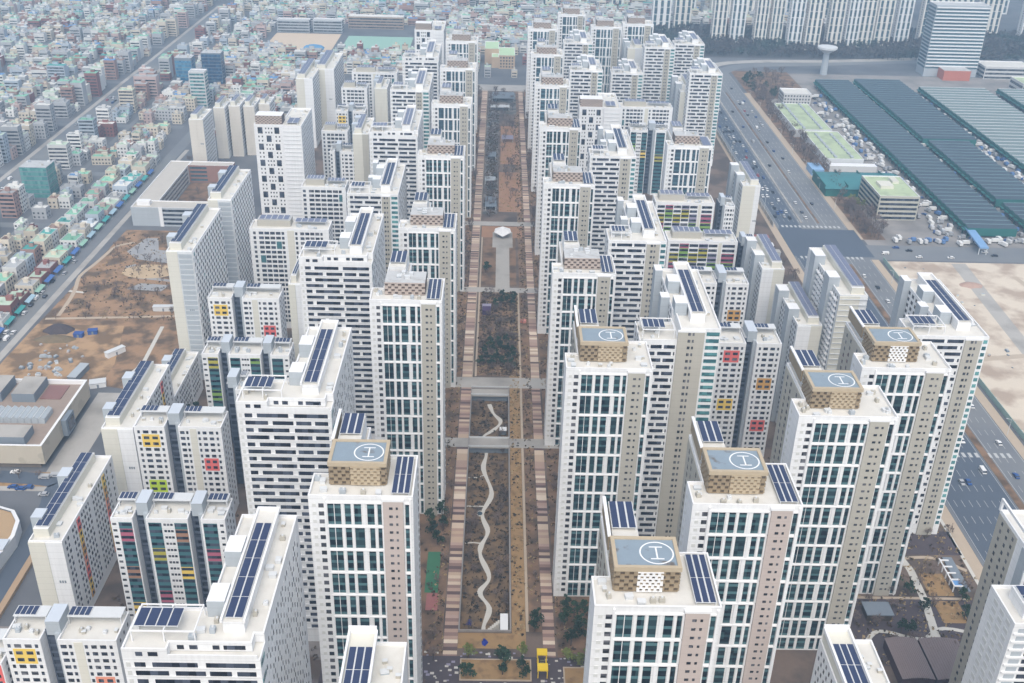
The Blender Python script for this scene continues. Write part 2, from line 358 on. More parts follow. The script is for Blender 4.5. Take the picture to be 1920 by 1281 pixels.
# ------------------------------------------------------------------ type B: ribbon-window tower with long rear wing
def tower_b(x, y, W, h, label, group, strip=False, terrace=True, D=54, far=False, lowleft=0, rear_shafts=True):
    B = Bld('ribbon_tower', label, 'tower', x, y, group, far)
    rng = random.Random(int(x*3+y)); u = lambda t: t*W
    ww = 16; D1 = 15
    poly = [(0,0),(W,0),(W,D),(W-ww,D),(W-ww,D1),(0,D1)]
    hb = h-3.0 if terrace else h
    if lowleft:
        B.body([(u(.5),0),(W,0),(W,D),(W-ww,D),(W-ww,D1),(u(.5),D1)], h)
        q = [(0,0),(u(.5),0),(u(.5),D1),(0,D1)]; m = MB(); m.prism(q, 0, h-lowleft, 0, cap=False); B.part(m, 'wall', WHITE); B.roof(q, h-lowleft, ROOF)
    elif terrace:
        m = MB(); m.prism(poly, 0, hb, 0, cap=False); B.part(m, 'wall', WHITE)
        B.roof(poly, hb, ROOF, .15, .3)
        up = [(0,0),(u(.33),0),(u(.33),2.6),(u(.93),2.6),(u(.93),6),(W,6),(W,D),(W-ww,D),(W-ww,D1),(0,D1)]
        m = MB(); m.prism(up, hb, h, 0, cap=False); m.box(u(.33), u(.98), 0, .35, hb, hb+1.1, 0, skip='b'); B.part(m, 'penthouse_storey', WHITE)
        B.roof(up, h, ROOF)
        for a, c in ((.10,.15),(.19,.26)): B.win('F', 0, u(a), u(c), h-2.3, h-1.0, RIB)
        for a, c in ((.38,.43),(.47,.53),(.64,.69),(.72,.88)): B.win('F', 2.6, u(a), u(c), h-2.4, h-1.1, RIB)
    else: B.body(poly, h)
    if strip:
        s0, s1 = strip; m = MB(); m.box(u(s0), u(s1), -.6, 0, 0, h-1.4, 0, skip='k'); m.box(u(s0)-.2, u(s1)+.2, -.7, 0, h-1.4, h-.7, 1, skip='k'); B.part(m, 'wall_strip', [BEIGE, PURE])
        e = s0-.02; pats = [[(.06,.12),(.15,.42*e/.66),(.46*e/.66,e)], [(.06,.30*e/.66),(.35*e/.66,.60*e/.66),(.64*e/.66,e)]]
    else:
        pats = [[(.08,.16),(.21,.54),(.60,.96)], [(.08,.32),(.37,.59),(.62,.78),(.82,.96)]]
    ztop = (hb if terrace else h)-1.1; nf = int((ztop-4)/FH); sl = MB()
    for k in range(nf):
        z1 = ztop-.35-k*FH; z0 = z1-1.45
        if z0 < 3: break
        for a, c in pats[k % 2]:
            if lowleft and c <= .5 and z1 > h-lowleft-1: continue
            B.win('F', 0, u(a), u(c), z0, z1, RIB)
        B.win('F', 0, u(.02), u(.05), z0, z1, PALEW)
        sl.box(u(.06), u(.98 if not strip else strip[0]-.01), -.22, 0, z0-.3, z0-.05, 0, skip='k') if not (lowleft and z1 > h-lowleft-1) else None
        if strip:
            c0 = (strip[0]+strip[1])/2
            B.win('F', -.6, u(c0)-1.2, u(c0)-.2, z0+.2, z1-.1, SML); B.win('F', -.6, u(c0)+.4, u(c0)+1.1, z0+.2, z1-.1, SML)
            if k % 1 == 0: B.win('F', 0, u(strip[1]+.025), u(.985), z0-.1, z1, TEALW)
        elif k % 2 == 0 and k < 9: B.win('R', W, .3, 4.2, z0-.1, z1, TEALW)
        n = int((D-6)/2.1)
        for i in range(n):
            a = 5+i*2.1+(k % 2)*1.05
            if rng.random() < .85: B.win('R', W, a, a+.62, z0-.05, z1-.1, SML if (i+k) % 3 else PALE)
        for a in (3, 9): B.win('L', 0, a, a+1.6, z0, z1, SML)
        for i in range(int((D-D1-6)/4.2)): B.win('L', W-ww, D1+3+i*4.2, D1+5+i*4.2, z0, z1, SML)
    B.part(sl, 'sill_band', PURE)
    # roof spine with solar strips, shafts
    z0 = h-1; sx0 = W-10.4; m = MB()
    m.box(sx0, sx0+5.4, 7, D-1.5, z0, h+2.6, 0, skip='b', top=1); B.part(m, 'roof_spine', [WHITE, ROOF])
    rim = MB()
    for a, b, c, e in ((sx0-.5, sx0+.1, 6.5, D-1), (sx0+5.3, sx0+5.9, 6.5, D-1), (sx0+.1, sx0+5.3, D-1.6, D-1)): rim.box(a, b, c, e, h+2.6, h+3.6, 0)
    B.part(rim, 'spine_parapet', PURE)
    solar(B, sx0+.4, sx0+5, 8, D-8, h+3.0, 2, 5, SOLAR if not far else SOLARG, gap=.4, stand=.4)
    for yy in (12.5, 32):
        s = MB(); s.box(sx0-5.2, sx0-.6, yy, yy+7, z0, h+4.2, 0, skip='b', top=1)
        B.part(s, 'elevator_shaft', [SLATEL, PURE])
    fz = h+2.2-(lowleft*1.0)
    f = MB(); x0, x1, y0, y1 = 1.5, sx0-6, 3.5, 13
    for a in (x0, (x0+x1)/2, x1-.3):
        for b_ in (y0, y1): f.box(a, a+.3, b_, b_+.3, h-1-lowleft, fz, 0, skip='tb')
    f.box(x0, x1, y0, y0+.3, fz, fz+.35, 0); f.box(x0, x1, y1, y1+.3, fz, fz+.35, 0)
    for a in (x0, (x0+x1)/2, x1-.3): f.box(a, a+.3, y0+.3, y1, fz+.01, fz+.34, 0)
    B.part(f, 'roof_frame', PURE)
    solar(B, x0+.4, x0+(x1-x0)*.72, 5, 11.5, fz+.45, 4, 1, SOLAR if not far else SOLARG, gap=.35, stand=.45)
    units(B, W-4, W-1.5, 8, D-3, z0, 7, rng); units(B, 1, sx0-2, 3, 12, z0-lowleft, 5, rng)
    if lowleft is not None and strip:
        s = MB(); s.box(W-ww-3, W-ww, D-9, D-3, 0, h+3, 0, top=1); s.box(W-ww-3.4, W-ww, D1+8, D1+13, 0, h+1.5, 0, top=1); B.part(s, 'elevator_shaft', [SLATEL, PURE])
    B.flush(100)

# ------------------------------------------------------------------ types C and D: slotted blocks
C1 = [(.10,.18),(.28,.46),(.56,.74),(.83,.91)]
C2 = [(.04,.14),(.18,.23),(.45,.50),(.56,.65),(.71,.81),(.87,.92)]
D1 = dict(big=[(.35,.95)], small=[(.06,.24)]); D2 = dict(big=[(.05,.36),(.67,.97)], small=[(.41,.47),(.49,.55),(.57,.63)]); D3 = dict(big=[(.08,.66)], small=[(.78,.92)])
def tower_slot(x, y, h, segs, label, group, D=13, patches=(), schemes=(), far=False, wallm=None):
    """segs: list of ('C', width, cols) / ('D', width, spec) / ('slot', width); patches: (seg, col_lo, col_hi, floor_from_top, floors, material)"""
    B = Bld('apartment_block', label, 'apartment block', x, y, group, far); rng = random.Random(int(x+y*5)); wallm = wallm or WHITE
    X = 0; z0 = h-1; bi = 0
    for si, sg in enumerate(segs):
        w_ = sg[1]
        if sg[0] == 'slot':
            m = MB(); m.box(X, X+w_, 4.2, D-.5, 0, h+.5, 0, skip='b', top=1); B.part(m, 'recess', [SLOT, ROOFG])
            s = MB(); s.box(X+w_*.2, X+w_+.25, 3.0, D-2, h-.9, h+4.6, 0, top=1); B.part(s, 'elevator_shaft', [SLATEL, CAP])
            s = MB(); s.box(X+w_*.72, X+w_, 2.0, 4.2, 0, h+.4, 0, skip='k'); B.part(s, 'shaft_side', SLATEL)
            for k in range(int((h-3)/FH)): B.win('F', 4.2, X+.5, X+w_*.6, h-2.8-k*FH, h-1.2-k*FH, RIB)
        else:
            poly = [(X,0),(X+w_,0),(X+w_,D),(X,D)]; B.body(poly, h, wallm)
            u = lambda t: X+t*w_
            nf = int((h-3.5)/FH)
            for k in range(nf):
                z1 = h-2.0-k*FH; za = z1-1.35
                if za < 2: break
                if sg[0] == 'C':
                    for ci, (a, c) in enumerate(sg[2]): B.win('F', 0, u(a), u(c), za, z1, SML if rng.random() < .25 else RIB)
                else:
                    for bk, (a, c) in enumerate(sg[2]['big']):
                        sch = schemes[bi+bk] if bi+bk < len(schemes) else []
                        pm = next((mm for f0, f1, mm in sch if f0 <= k < f1), TEALP)
                        B.win('F', 0, u(a), u(c), z1-FH+.2, z1+.2, pm, .05); B.win('F', -.05, u(a)+.1, u(c)-.1, za, z1-.15, RIB)
                    for a, c in sg[2]['small']: B.win('F', 0, u(a), u(c), za+.3, z1-.1, SML)
            if sg[0] == 'D': bi += len(sg[2]['big'])
            if sg[0] == 'C' and len(sg[2]) == 6:
                m = MB(); m.box(u(.27), u(.42), -.12, 0, 0, h-.9, 0, skip='k'); B.part(m, 'wall_strip', CREAM)
            for sj, c0, c1, f0, nfl, pm in patches:
                if sj != si: continue
                m = MB(); a = u(sg[2][c0][0])-.75; c = u(sg[2][c1][1])+.75
                m.box(a, c, -.05, 0, h-2.0-(f0+nfl-1)*FH-1.35-1.0, h-2.0-f0*FH+1.0, 0, skip='k'); B.part(m, 'colour_panel', pm)
            # roof table with solar
            fz = h+2.0; f = MB(); f.box(X+.5, X+w_-.6, D-5.2, D-.4, fz, fz+.3, 0)
            for a in (X+.7, X+w_-1.1):
                for b_ in (D-5, D-.9): f.box(a, a+.3, b_, b_+.3, z0, fz, 0, skip='tb')
            B.part(f, 'roof_frame', PALE)
            solar(B, X+.8, X+min(w_-1, 7.5), D-4.8, D-.8, fz+.4, 4, 1, SOLAR, gap=.3, stand=.1)
            units(B, X+1, X+w_-1, 3.5, D-6, z0, 5, rng)
        X += w_
    for k in range(int((h-3)/FH)):
        for a in (2.5, 6, 9.5):
            B.win('R', X, a, a+.8, h-3.3-k*FH, h-2.0-k*FH, SML); B.win('L', 0, a, a+.8, h-3.3-k*FH, h-2.0-k*FH, SML)
    B.flush(100)

# ------------------------------------------------------------------ slabs running away from the camera
def slab(x, y, W, D, h, label, group, face='R', kind='grid', far=False, endsplit=.5, ends=(CREAM, WHITE), shafts=((.2, .12), (.65, .12)), sign=True, capbox=True, colour_cols=(), grooves=False):
    B = Bld('slab_block', label, 'apartment block', x, y, group, far); rng = random.Random(int(x*2+y*3))
    B.body([(0,0),(W,0),(W,D),(0,D)], h, WHITE if face == 'R' else PALE)
    m = MB(); e = W*endsplit
    m.box(0, e, -.5, 0, 0, h-.5, 0, skip='k'); m.box(e, W, -.25, 0, 0, h-.5, 1, skip='k'); B.part(m, 'end_wall', list(ends))
    if sign:
        s = MB(); sx = e+(W-e)*.35
        for k in range(3): s.box(sx+k*.9, sx+k*.9+.6, -.33, -.25, h*.55, h*.55+1.1, 0, skip='k')
        B.part(s, 'wall_sign', SLATE)
    nf = int((h-3.5)/FH); side = face; p = W if face == 'R' else 0
    if grooves:
        g = MB()
        for k in range(nf): g.box(0, W, -.8, -.5, h-2-k*FH, h-1.7-k*FH, 0); 
        B.part(g, 'balcony_edge', PALE)
    cg = MB(); cms = [REDP, YEL, ORA, SALM]
    for k in range(nf):
        z1 = h-1.8-k*FH; z0 = z1-1.4
        if z0 < 2: break
        if kind == 'grid':
            n = int((D-3)/2.3)
            for i in range(n):
                a = 2+i*2.3
                if (i*7+3) % 9 == 8: continue
                B.win(side, p, a, a+(1.25 if (i+k) % 2 else .8), z0, z1, RIB)
        elif kind == 'zigzag':
            n = int((D-2)/4.4)
            for i in range(n):
                a = 1+i*4.4+(2.2 if k % 2 else 0)
                B.win(side, p, a, a+2.6, z0-.5, z1+.2, TEALW if (i*5+k*3) % 11 == 0 else RIB)
                B.win(side, p, a-.6, a-.1, z0-1.1, z1+.4, PURE, .3)
            B.win(side, p, .4, D-.4, z1+.35, z1+.7, PURE, .25)
            if k % 1 == 0: B.win('F', -.25, e+.6, W-.5, z0-.5, z1+.2, SLATEL, .25)
        else:
            n = int((D-3)/3.0)
            for i in range(n): B.win(side, p, 2+i*3.0, 3.1+i*3.0, z0, z1, SML)
            if kind == 'step':
                for i in range(int((D-3)/6)): B.win(side, p, 2+i*6, 6.4+i*6, z0-.8, z0-.1, PURE, 1.1)
    for ci, yc in enumerate(colour_cols):
        for k in range(nf):
            z1 = h-1.8-k*FH
            if z1 < 4: break
            (cg.box(W, W+.18, yc-1.4, yc+1.4, z1-2.1, z1+.5, (k//2+ci) % 4, skip='l'))
            B.win('R', W+.18, yc-.7, yc+.7, z1-1.4, z1, RIB)
    if colour_cols: B.part(cg, 'colour_panel', cms)
    z0 = h-1; ph = MB()
    if face == 'R':
        ph.box(.8, W*.52, 3.5, D-2, z0, h+2.6, 0, skip='b', top=1); B.part(ph, 'penthouse', [CREAM, PURE])
        solar(B, 1.3, W*.5, 4.5, D-3, h+3.1, 2, int(D/7), SOLARG if far else SOLAR, gap=.3, stand=.5)
        if capbox:
            s = MB(); s.box(-1.6, 2.6, 8, 13.5, 0, h+4.2, 0, top=1); s.box(-1.6, 2.6, D*.62, D*.62+6, 0, h+4.2, 0, top=1); B.part(s, 'elevator_shaft', [SLATEL, CAP])
    else:
        ph.box(W*.48, W-.8, 3.5, D-2, z0, h+2.2, 0, skip='b', top=1); B.part(ph, 'penthouse', [CREAM, PURE])
        solar(B, W*.5, W-1, 4.5, D-3, h+2.7, 2, int(D/7), SOLARG, gap=.3, stand=.5)
        s = MB()
        for f0, fl in shafts: s.box(-2.4, 2.8, D*f0, D*(f0+fl)+1, 0, h+3.8, 0, top=1); s.box(-.3, 0, D*(f0+fl)+1.2, D*(f0+fl)+4.5, 0, h-1, 2, skip='r')
        B.part(s, 'elevator_shaft', [SLATEL, PURE, SLATE])
    units(B, W*.58 if face == 'R' else 1, W-1 if face == 'R' else W*.4, 3, D-3, z0, 6, rng)
    B.flush(100)

# ------------------------------------------------------------------ types F and G
def tower_f(x, y, W, D, h, label, group, groups_, far=False, colour=False, squares=()):
    B = Bld('apartment_block', label, 'apartment block', x, y, group, far); rng = random.Random(int(x*2+y))
    B.body([(0,0),(W,0),(W,D),(0,D)], h)
    nf = int((h-3.5)/FH); sets = {}
    for gi, (g0, g1, nc) in enumerate(groups_):
        cw = (g1-g0)/nc
        for k in range(nf):
            z1 = h-1.9-k*FH; z0 = z1-1.6
            if z0 < 2: break
            for c in range(nc):
                nar = (c in (0, nc-1)) and not colour
                a = (g0+c*cw)*W+.3; b = (g0+(c+1)*cw)*W-(.3 if not nar else cw*W*.45)
                if any(s[0] == gi and s[1] == c and s[2] <= k < s[2]+2 for s in squares):
                    if any(s[0] == gi and s[1] == c and s[2] == k for s in squares): B.win('F', 0, a, b+.3, z1-FH-1.6, z1, TEALP)
                    continue
                if colour and (c*7+gi*3+(k+c)//2) % 3 != 0:
                    pm = [LILAC, OLIVE, ROSE, GREENP, LILAC, GREENP, OLIVE][(c*2+gi+(k+c)//2) % 7]
                    B.win('F', 0, a-.15, b+.15, z1-FH+.3, z1+.3, pm, .05); B.win('F', -.05, a, b, z0+.1, z1-.2, RIB)
                else: B.win('F', 0, a, b, z0, z1, RIB if rng.random() < .7 else SML)
    m = MB(); e0 = groups_[0][1]
    if len(groups_) > 1:
        m.box(groups_[0][1]*W+.3, groups_[1][0]*W-.3, -.15, 0, 0, h-1, 0, skip='k'); B.part(m, 'wall_strip', CREAM)
    z0 = h-1; ph = MB(); ph.box(W*.08, W*.5, D*.4, D-1, z0, h+2.8, 0, skip='b', top=1); B.part(ph, 'penthouse', [BEIGE, ROOFG])
    solar(B, W*.1, W*.48, D*.45, D-1.5, h+3.1, 5, 1, SOLARG, stand=.3); solar(B, W*.55, W*.95, D*.5, D-1.5, h+1.6, 5, 1, SOLARG, stand=2.5)
    units(B, W*.55, W*.95, 2, D*.45, z0, 6, rng)
    for k in range(nf):
        for a in (2, 5.5, 9): B.win('L', 0, a, a+.9, h-3.3-k*FH, h-2-k*FH, SML); B.win('R', W, a, a+.9, h-3.3-k*FH, h-2-k*FH, SML)
    B.flush(100)
def tower_g(x, y, W, h, label, group, far=False):
    B = Bld('apartment_tower', label, 'tower', x, y, group, far); rng = random.Random(5)
    W1 = W*.6; B.body([(0,0),(W1,0),(W1,-2.5),(W,-2.5),(W,42),(W*.55,42),(W*.55,18),(0,18)], h)
    nf = int((h-4)/FH); fl = MB()
    for k in range(nf):
        z1 = h-2-k*FH; z0 = z1-1.5
        if z0 < 2: break
        if k % 4 in (0, 1):
            if k % 4 == 0:
                for a in (.12, .70): B.win('F', 0, W1*a, W1*(a+.17), z1-FH-1.5, z1, RIB)
            for a in (.38, .48, .58): B.win('F', 0, W1*a, W1*a+.9, z0+.2, z1-.2, SML)
        else:
            if k % 4 == 2: B.win('F', 0, W1*.41, W1*.58, z1-FH-1.5, z1, RIB)
            for a in (.12, .24, .72, .84): B.win('F', 0, W1*a, W1*a+.9, z0+.2, z1-.2, SML)
        fl.box(W1+.6, W-.6, -2.75, -2.5, z0-.6, z0-.25, 0, skip='k')
        for i in range(12): B.win('R', W, 1+i*3.2+(k % 2)*1.6, 1.7+i*3.2+(k % 2)*1.6, z0, z1, SML)
    B.part(fl, 'floor_band', PALE)
    m = MB(); m.box(.5, W1-1, 3.5, 14, h-1, h+5, 0, skip='b', top=1); sc_ = B.part(m, 'roof_screen', [SCRB, PURE])
    lt = MB(); lattice(lt, 'F', 3.5, .5, W1-1, h-.6, h+4.8, 14, 6, 0); lt.build('lattice', BRNL, sc_)
    solar(B, W*.66, W*.9, 4, 16, h+.2, 2, 1, SOLARG, stand=1.2); units(B, W*.6, W*.95, 18, 40, h-1, 8, rng)
    B.flush(100)

# ================================================================== ESTATE TOWERS
GA_L = 'slim white towers along the left edge of the park'; GA_R = 'slim white towers right of the park'
tower_a(-52, 244.5, 29.9, 104, 'white tower left of the sunken garden, nearest camera, blue helipad and pinkish window strip', GA_L, pad=True, strip=PINKB)
tower_a(-49, 372.5, 28.6, 104, 'white tower beside the park behind the left helipad tower, brown lattice screen, navy roof panels', GA_L)
tower_a(-47.6, 482, 28, 90, 'third white lattice-topped tower from the camera along the left park edge', GA_L)
tower_a(-46.8, 601, 27.6, 88, 'fourth white lattice-topped tower from the camera along the left park edge', GA_L)
tower_a(-46.4, 727, 28, 84, 'fifth white lattice-topped tower from the camera along the left park edge', GA_L, front_solar=False, far=True)
tower_a(-46, 831, 28.2, 84, 'sixth white lattice-topped tower from the camera along the left park edge', GA_L, front_solar=False, far=True)
tower_a(-46.8, 937, 28.2, 82, 'farthest white lattice-topped tower along the left park edge', GA_L, front_solar=False, far=True)
tower_a(26.1, 198.5, 31.6, 106, 'white helipad tower at lower centre right, white checker lattice under its blue pad', GA_R, pad=True, strip=PINKB, bright=True)
tower_a(57.4, 242, 31.6, 105, 'white helipad tower with navy solar strips, behind and right of the lowest helipad tower', GA_R, pad=True, strip=PINKB)
tower_a(25.6, 321, 30.6, 104, 'white helipad tower directly on the right edge of the park, plain white roof', GA_R, pad=True, front_solar=False)
tower_a(100.8, 293.5, 33, 103, 'white helipad tower with gold side screen, left of the rightmost helipad tower', GA_R, pad=True, front_solar=False)
tower_a(131, 325, 32.2, 104, 'rightmost white helipad tower, white checker lattice, nearest the highway', GA_R, pad=True, front_solar=False, bright=True)
tower_a(25.7, 428, 28.4, 92, 'white lattice-topped tower right behind the park-side helipad tower', GA_R)
tower_a(25.5, 545, 28.2, 92, 'white tower with brown lattice screen, third from the camera along the right park edge', GA_R)
tower_a(26.9, 660, 27.2, 89, 'white tower with brown lattice screen, fourth from the camera along the right park edge', GA_R)
tower_a(27.2, 785, 26.5, 84, 'white tower with lattice screen, fifth from the camera along the right park edge', GA_R, front_solar=False, far=True)
tower_a(26.5, 885, 27.5, 84, 'white tower with lattice screen, sixth from the camera along the right park edge', GA_R, front_solar=False, far=True)
tower_a(26.2, 987, 27.5, 84, 'white tower with lattice screen at the far right end of the park', GA_R, front_solar=False, far=True)
tower_a(109.5, 657, 29.5, 80, 'white lattice-topped tower behind the colour-panel blocks, beside the highway side', GA_R, far=True)
tower_a(57, 1058, 27, 84, 'leftmost of three far white towers at the back of the right estate', GA_R, front_solar=False, far=True)
tower_a(85.3, 1003, 28.8, 84, 'middle one of three far white towers at the back of the right estate', GA_R, front_solar=False, far=True)
tower_a(116.4, 1019, 29.4, 84, 'rightmost of three far white towers at the back of the right estate', GA_R, front_solar=False, far=True)

GB_L = 'ribbon-window towers of the left estate'; GB_R = 'ribbon-window towers of the right estate'
tower_b(-89.8, 193, 33.8, 95, 'ribbon-window tower at lower left with long navy solar spine and front terrace', GB_L)
tower_b(-83.6, 294.5, 30.9, 104, 'ribbon-window tower with stepped terrace, directly left of the nearest left helipad tower', GB_L)
tower_b(-86.2, 426, 32, 98, 'ribbon-window tower with stepped terrace, third from the camera in the left row', GB_L)
tower_b(-83.8, 561, 28.8, 78, 'ribbon-window tower with beige strip, fourth from the camera in the left row', GB_L, strip=(.68,.84), terrace=False)
tower_b(-82.9, 665, 31.2, 82, 'ribbon-window tower with stepped top, fifth from the camera in the left row', GB_L, far=True)
tower_b(-78.5, 762, 28.4, 84, 'far ribbon-window tower with pale strip, sixth in the left row', GB_L, strip=(.66,.82), terrace=False, far=True)
tower_b(-79.9, 881, 29.8, 80, 'far ribbon-window tower with white stepped top, last in the left row', GB_L, far=True)
tower_b(54, 345, 30, 108, 'black and white ribbon tower right of the park-side helipad tower, broad beige strip', GB_R, strip=(.47,.80), terrace=False, lowleft=5)
tower_b(52.9, 457, 27.4, 96, 'ribbon tower with beige strip and grey solar spine, second in the right row', GB_R, strip=(.66,.88), terrace=False)
tower_b(55, 601, 27.4, 90, 'ribbon tower with beige strip, third in the right row, beside lattice-topped tower', GB_R, strip=(.66,.88), terrace=False)
tower_b(163.4, 364, 30.8, 97, 'ribbon tower with teal corner windows behind the rightmost helipad tower, next to the highway', GB_R, strip=(.70,.91), terrace=False)
for (x, y, W, h, lb) in ((57.2, 950, 26, 80, 'far ribbon tower just right of the farthest park-edge tower'), (57.3, 850, 26.6, 80, 'far ribbon tower behind the dark-square tower, left of the low ribbon tower'),
        (98.8, 926, 28, 60, 'low far ribbon tower in the gap between taller ribbon towers'), (128.3, 940, 26.8, 80, 'far ribbon tower with zigzag bands, right of the low one'),
        (158.3, 966, 27.6, 78, 'far ribbon tower at the back right corner of the estate'), (155.4, 857, 26.8, 78, 'far ribbon tower nearest the curving ramp of the highway')):
    tower_b(x, y, W, h, lb, 'far ribbon towers of the right estate', strip=(.66,.84), terrace=False, far=True, D=40)

GC = 'blocks with square windows and colour patches'; GD = 'blocks with coloured balcony bands'
tower_slot(-149.2, 244, 48, [('C',11.5,C1),('slot',5.2),('C',18.1,C2)], 'block at the lower left edge with yellow and salmon patches', GC, patches=[(0,1,2,1,2,YEL),(2,3,4,5,2,SALM)])
PINKF = cpanel('pink_panel', (.75, .42, .42))
tower_slot(-162.6, 242, 40, [('C',12.4,C1)], 'block with coral and pink colour fields in the lower left corner', GC, patches=[(0,0,3,0,3,REDP),(0,0,3,3,4,PINKF)])
tower_slot(-146.4, 365, 48, [('C',12.5,C1),('slot',5.5),('C',17.6,C2)], 'block with yellow, coral and lime patches left of the stepped ribbon tower', GC, patches=[(0,1,2,1,2,YEL),(0,1,2,9,2,LIME),(2,3,4,5,2,REDP)])
tower_slot(-144.4, 480, 51, [('C',12,C1),('slot',5.2),('C',18.6,C2)], 'block with yellow and coral patches in front of the tall grey balcony slab', GC, patches=[(0,1,2,1,2,YEL),(2,3,4,5,2,REDP)])
tower_slot(-131.7, 844, 44, [('C',10,C1),('slot',4),('C',10,C1)], 'far small block with one yellow patch beside the cream slabs', GC, patches=[(0,1,2,1,2,YEL)], far=True)
tower_slot(102.2, 421, 62, [('C',12.5,C1),('slot',4.9),('C',11.4,C1)], 'block with red, yellow and orange patches right of the broad-strip ribbon tower', GC, D=16, patches=[(0,1,2,1,2,REDP),(0,1,2,10,2,YEL),(2,1,2,6,2,ORA),(2,1,2,14,2,REDP)])
tower_slot(102.5, 494, 58, [('C',12.4,C1),('slot',4.8),('C',11.8,C1)], 'block with an orange patch behind the red and yellow patched block', GC, D=16, patches=[(2,1,2,5,2,ORA)])
tower_slot(-135, 302, 50, [('D',7.8,D1),('slot',4.7),('D',14.9,D2),('slot',4.6),('D',8.6,D3)], 'block with rose, yellow and brown balcony bands at the lower left', GD,
           schemes=[[(1,3,ROSE),(7,9,BROWNP),(13,15,YEL)], [(4,6,OLIVE),(11,13,ROSE)], [(1,3,BROWNP),(7,9,YEL)], [(4,6,ROSE),(10,12,OLIVE)]])
tower_slot(-132.7, 421.5, 51, [('D',7.6,D1),('slot',4.5),('D',14.6,D2),('slot',4.4),('D',8.6,D3)], 'block with olive and green balcony bands behind the coral patched block', GD,
           schemes=[[(0,2,OLIVE),(6,8,GREENP)], [(3,5,ROSE)], [(0,1,GREENP),(7,9,OLIVE)], [(4,6,ROSE)]])
tower_slot(101, 783, 52, [('D',13.5,D2),('slot',5.8),('D',11.1,D3)], 'far slotted block with green and yellow bands beside the lattice-topped highway tower', GD, schemes=[[(3,5,GREENP)], [(5,7,YEL)], [(6,8,OLIVE)]], far=True)
tower_slot(137.3, 544, 58, [('slot',3),('C',6.2,C1)], 'narrow white annex right of the nearer many-coloured window block', GC, far=True)
tower_slot(137, 607, 58, [('slot',3),('C',6.2,C1)], 'narrow white annex right of the farther many-coloured window block', GC, far=True)
tower_slot(-114.6, 388.5, 52, [('slot',4.7),('C',4,[(.2,.5)])], 'tall narrow grey shaft block between the patched block and the ribbon tower', GC)
tower_slot(-118.2, 721, 50, [('C',3.5,[(.2,.5)]),('slot',4),('C',11,C1)], 'far slotted white block before the pale grid block, left of the cream end wall', GC, far=True)

GF = 'blocks with wide window grids'
tower_f(-136.6, 546, 44, 14, 62, 'wide window-grid block with dark square openings below the dark-square tower', GF, [(.04,.47,6),(.57,.95,6)], squares=((0,4,2),(0,1,5)))
tower_f(-118.5, 609, 27, 14, 64, 'window-grid block with one dark square, left of the fourth ribbon tower', GF, [(.03,.97,7)], squares=((0,6,1),))
tower_f(96.4, 545.5, 39.2, 15, 60, 'nearer block with many coloured window panels on the right', GF, [(.03,.72,5),(.78,.97,1)], colour=True)
tower_f(97.2, 606, 36.2, 15, 60, 'farther block with many coloured window panels on the right', GF, [(.03,.72,5),(.78,.97,1)], colour=True)
tower_f(97.3, 825, 41.6, 14, 58, 'far pale window-grid block right of the far dark-square tower', GF, [(.04,.46,6),(.54,.96,6)], far=True, squares=((0,0,3),))
tower_f(-128.2, 924, 39.6, 14, 56, 'farthest window-grid block of the left estate with one dark square', GF, [(.04,.46,5),(.54,.96,5)], far=True, squares=((1,4,1),))
tower_f(-130.1, 871, 21.2, 14, 56, 'far window-grid block just above the yellow patched block', GF, [(.05,.95,6)], far=True)
tower_f(-128.1, 749.5, 19.1, 14, 56, 'window-grid block between the dark-square tower and the cream end wall', GF, [(.05,.95,6)], far=True)
tower_g(-164, 696, 32.2, 76, 'white tower with staggered dark square windows and fluted white corner, far left', 'towers with staggered dark squares')
tower_g(61.2, 779, 30.6, 70, 'far white tower with staggered dark squares right of the park', 'towers with staggered dark squares', far=True)
tower_g(-77.9, 990, 27, 80, 'most distant tower with dark squares at the top of the left estate', 'towers with staggered dark squares', far=True)

GS = 'slab blocks along the estate edges'
slab(-164, 298.5, 12, 54, 42, 'slab with cream end wall and a red and yellow window column, by the curved road', GS, colour_cols=(15, 42))
slab(-161, 368, 13, 54, 45, 'cream-ended slab left of the yellow, coral and lime patched block', GS, colour_cols=(40,))
slab(-163.6, 485, 13, 60, 74, 'tall slab with grey zigzag balconies and cream end beside the brown park', GS, kind='zigzag', endsplit=.42, ends=(CREAM, PALE))
slab(-161, 558, 13, 52, 74, 'tall zigzag balcony slab standing behind the front zigzag slab', GS, kind='zigzag', endsplit=.42, ends=(CREAM, PALE), sign=False)
slab(-163, 430, 12, 46, 22, 'low white slab in front of the tall zigzag slab', GS, sign=False)
slab(-169.5, 883, 14, 60, 60, 'far cream slab nearer to the old apartments', GS, far=True, kind='plain')
slab(-158.5, 917, 16, 60, 60, 'far cream slab behind and right of the other far cream slab', GS, far=True, kind='plain')
slab(-101, 719, 11, 40, 64, 'cream blank end wall slab between window-grid block and fifth ribbon tower', GS, far=True, kind='plain', sign=False, endsplit=.6, ends=(CREAM, BEIGE))
slab(-102.8, 873, 10.5, 30, 56, 'far beige blank end wall beside the sixth ribbon tower', GS, far=True, kind='plain', sign=False, ends=(CREAM, CREAM))
slab(-98.5, 458, 6.5, 36, 70, 'narrow cream slab between the coral patched block and the third ribbon tower', GS, kind='plain', sign=False, capbox=False)
slab(160.1, 652, 11.8, 44, 56, 'white slab with grey side at the highway edge behind the many-coloured blocks', GS, face='L', kind='plain', endsplit=.7, ends=(CREAM, WHITE))
slab(140.1, 505, 11.9, 44, 62, 'white slab with grey stair shafts above the orange patched block', GS, face='L', kind='plain', endsplit=.5, ends=(WHITE, CREAM), sign=False)
slab(144.1, 444.5, 11.8, 46, 60, 'white slab with navy side slot behind the red and yellow patched block', GS, face='L', kind='plain', endsplit=.55, ends=(WHITE, CREAM))
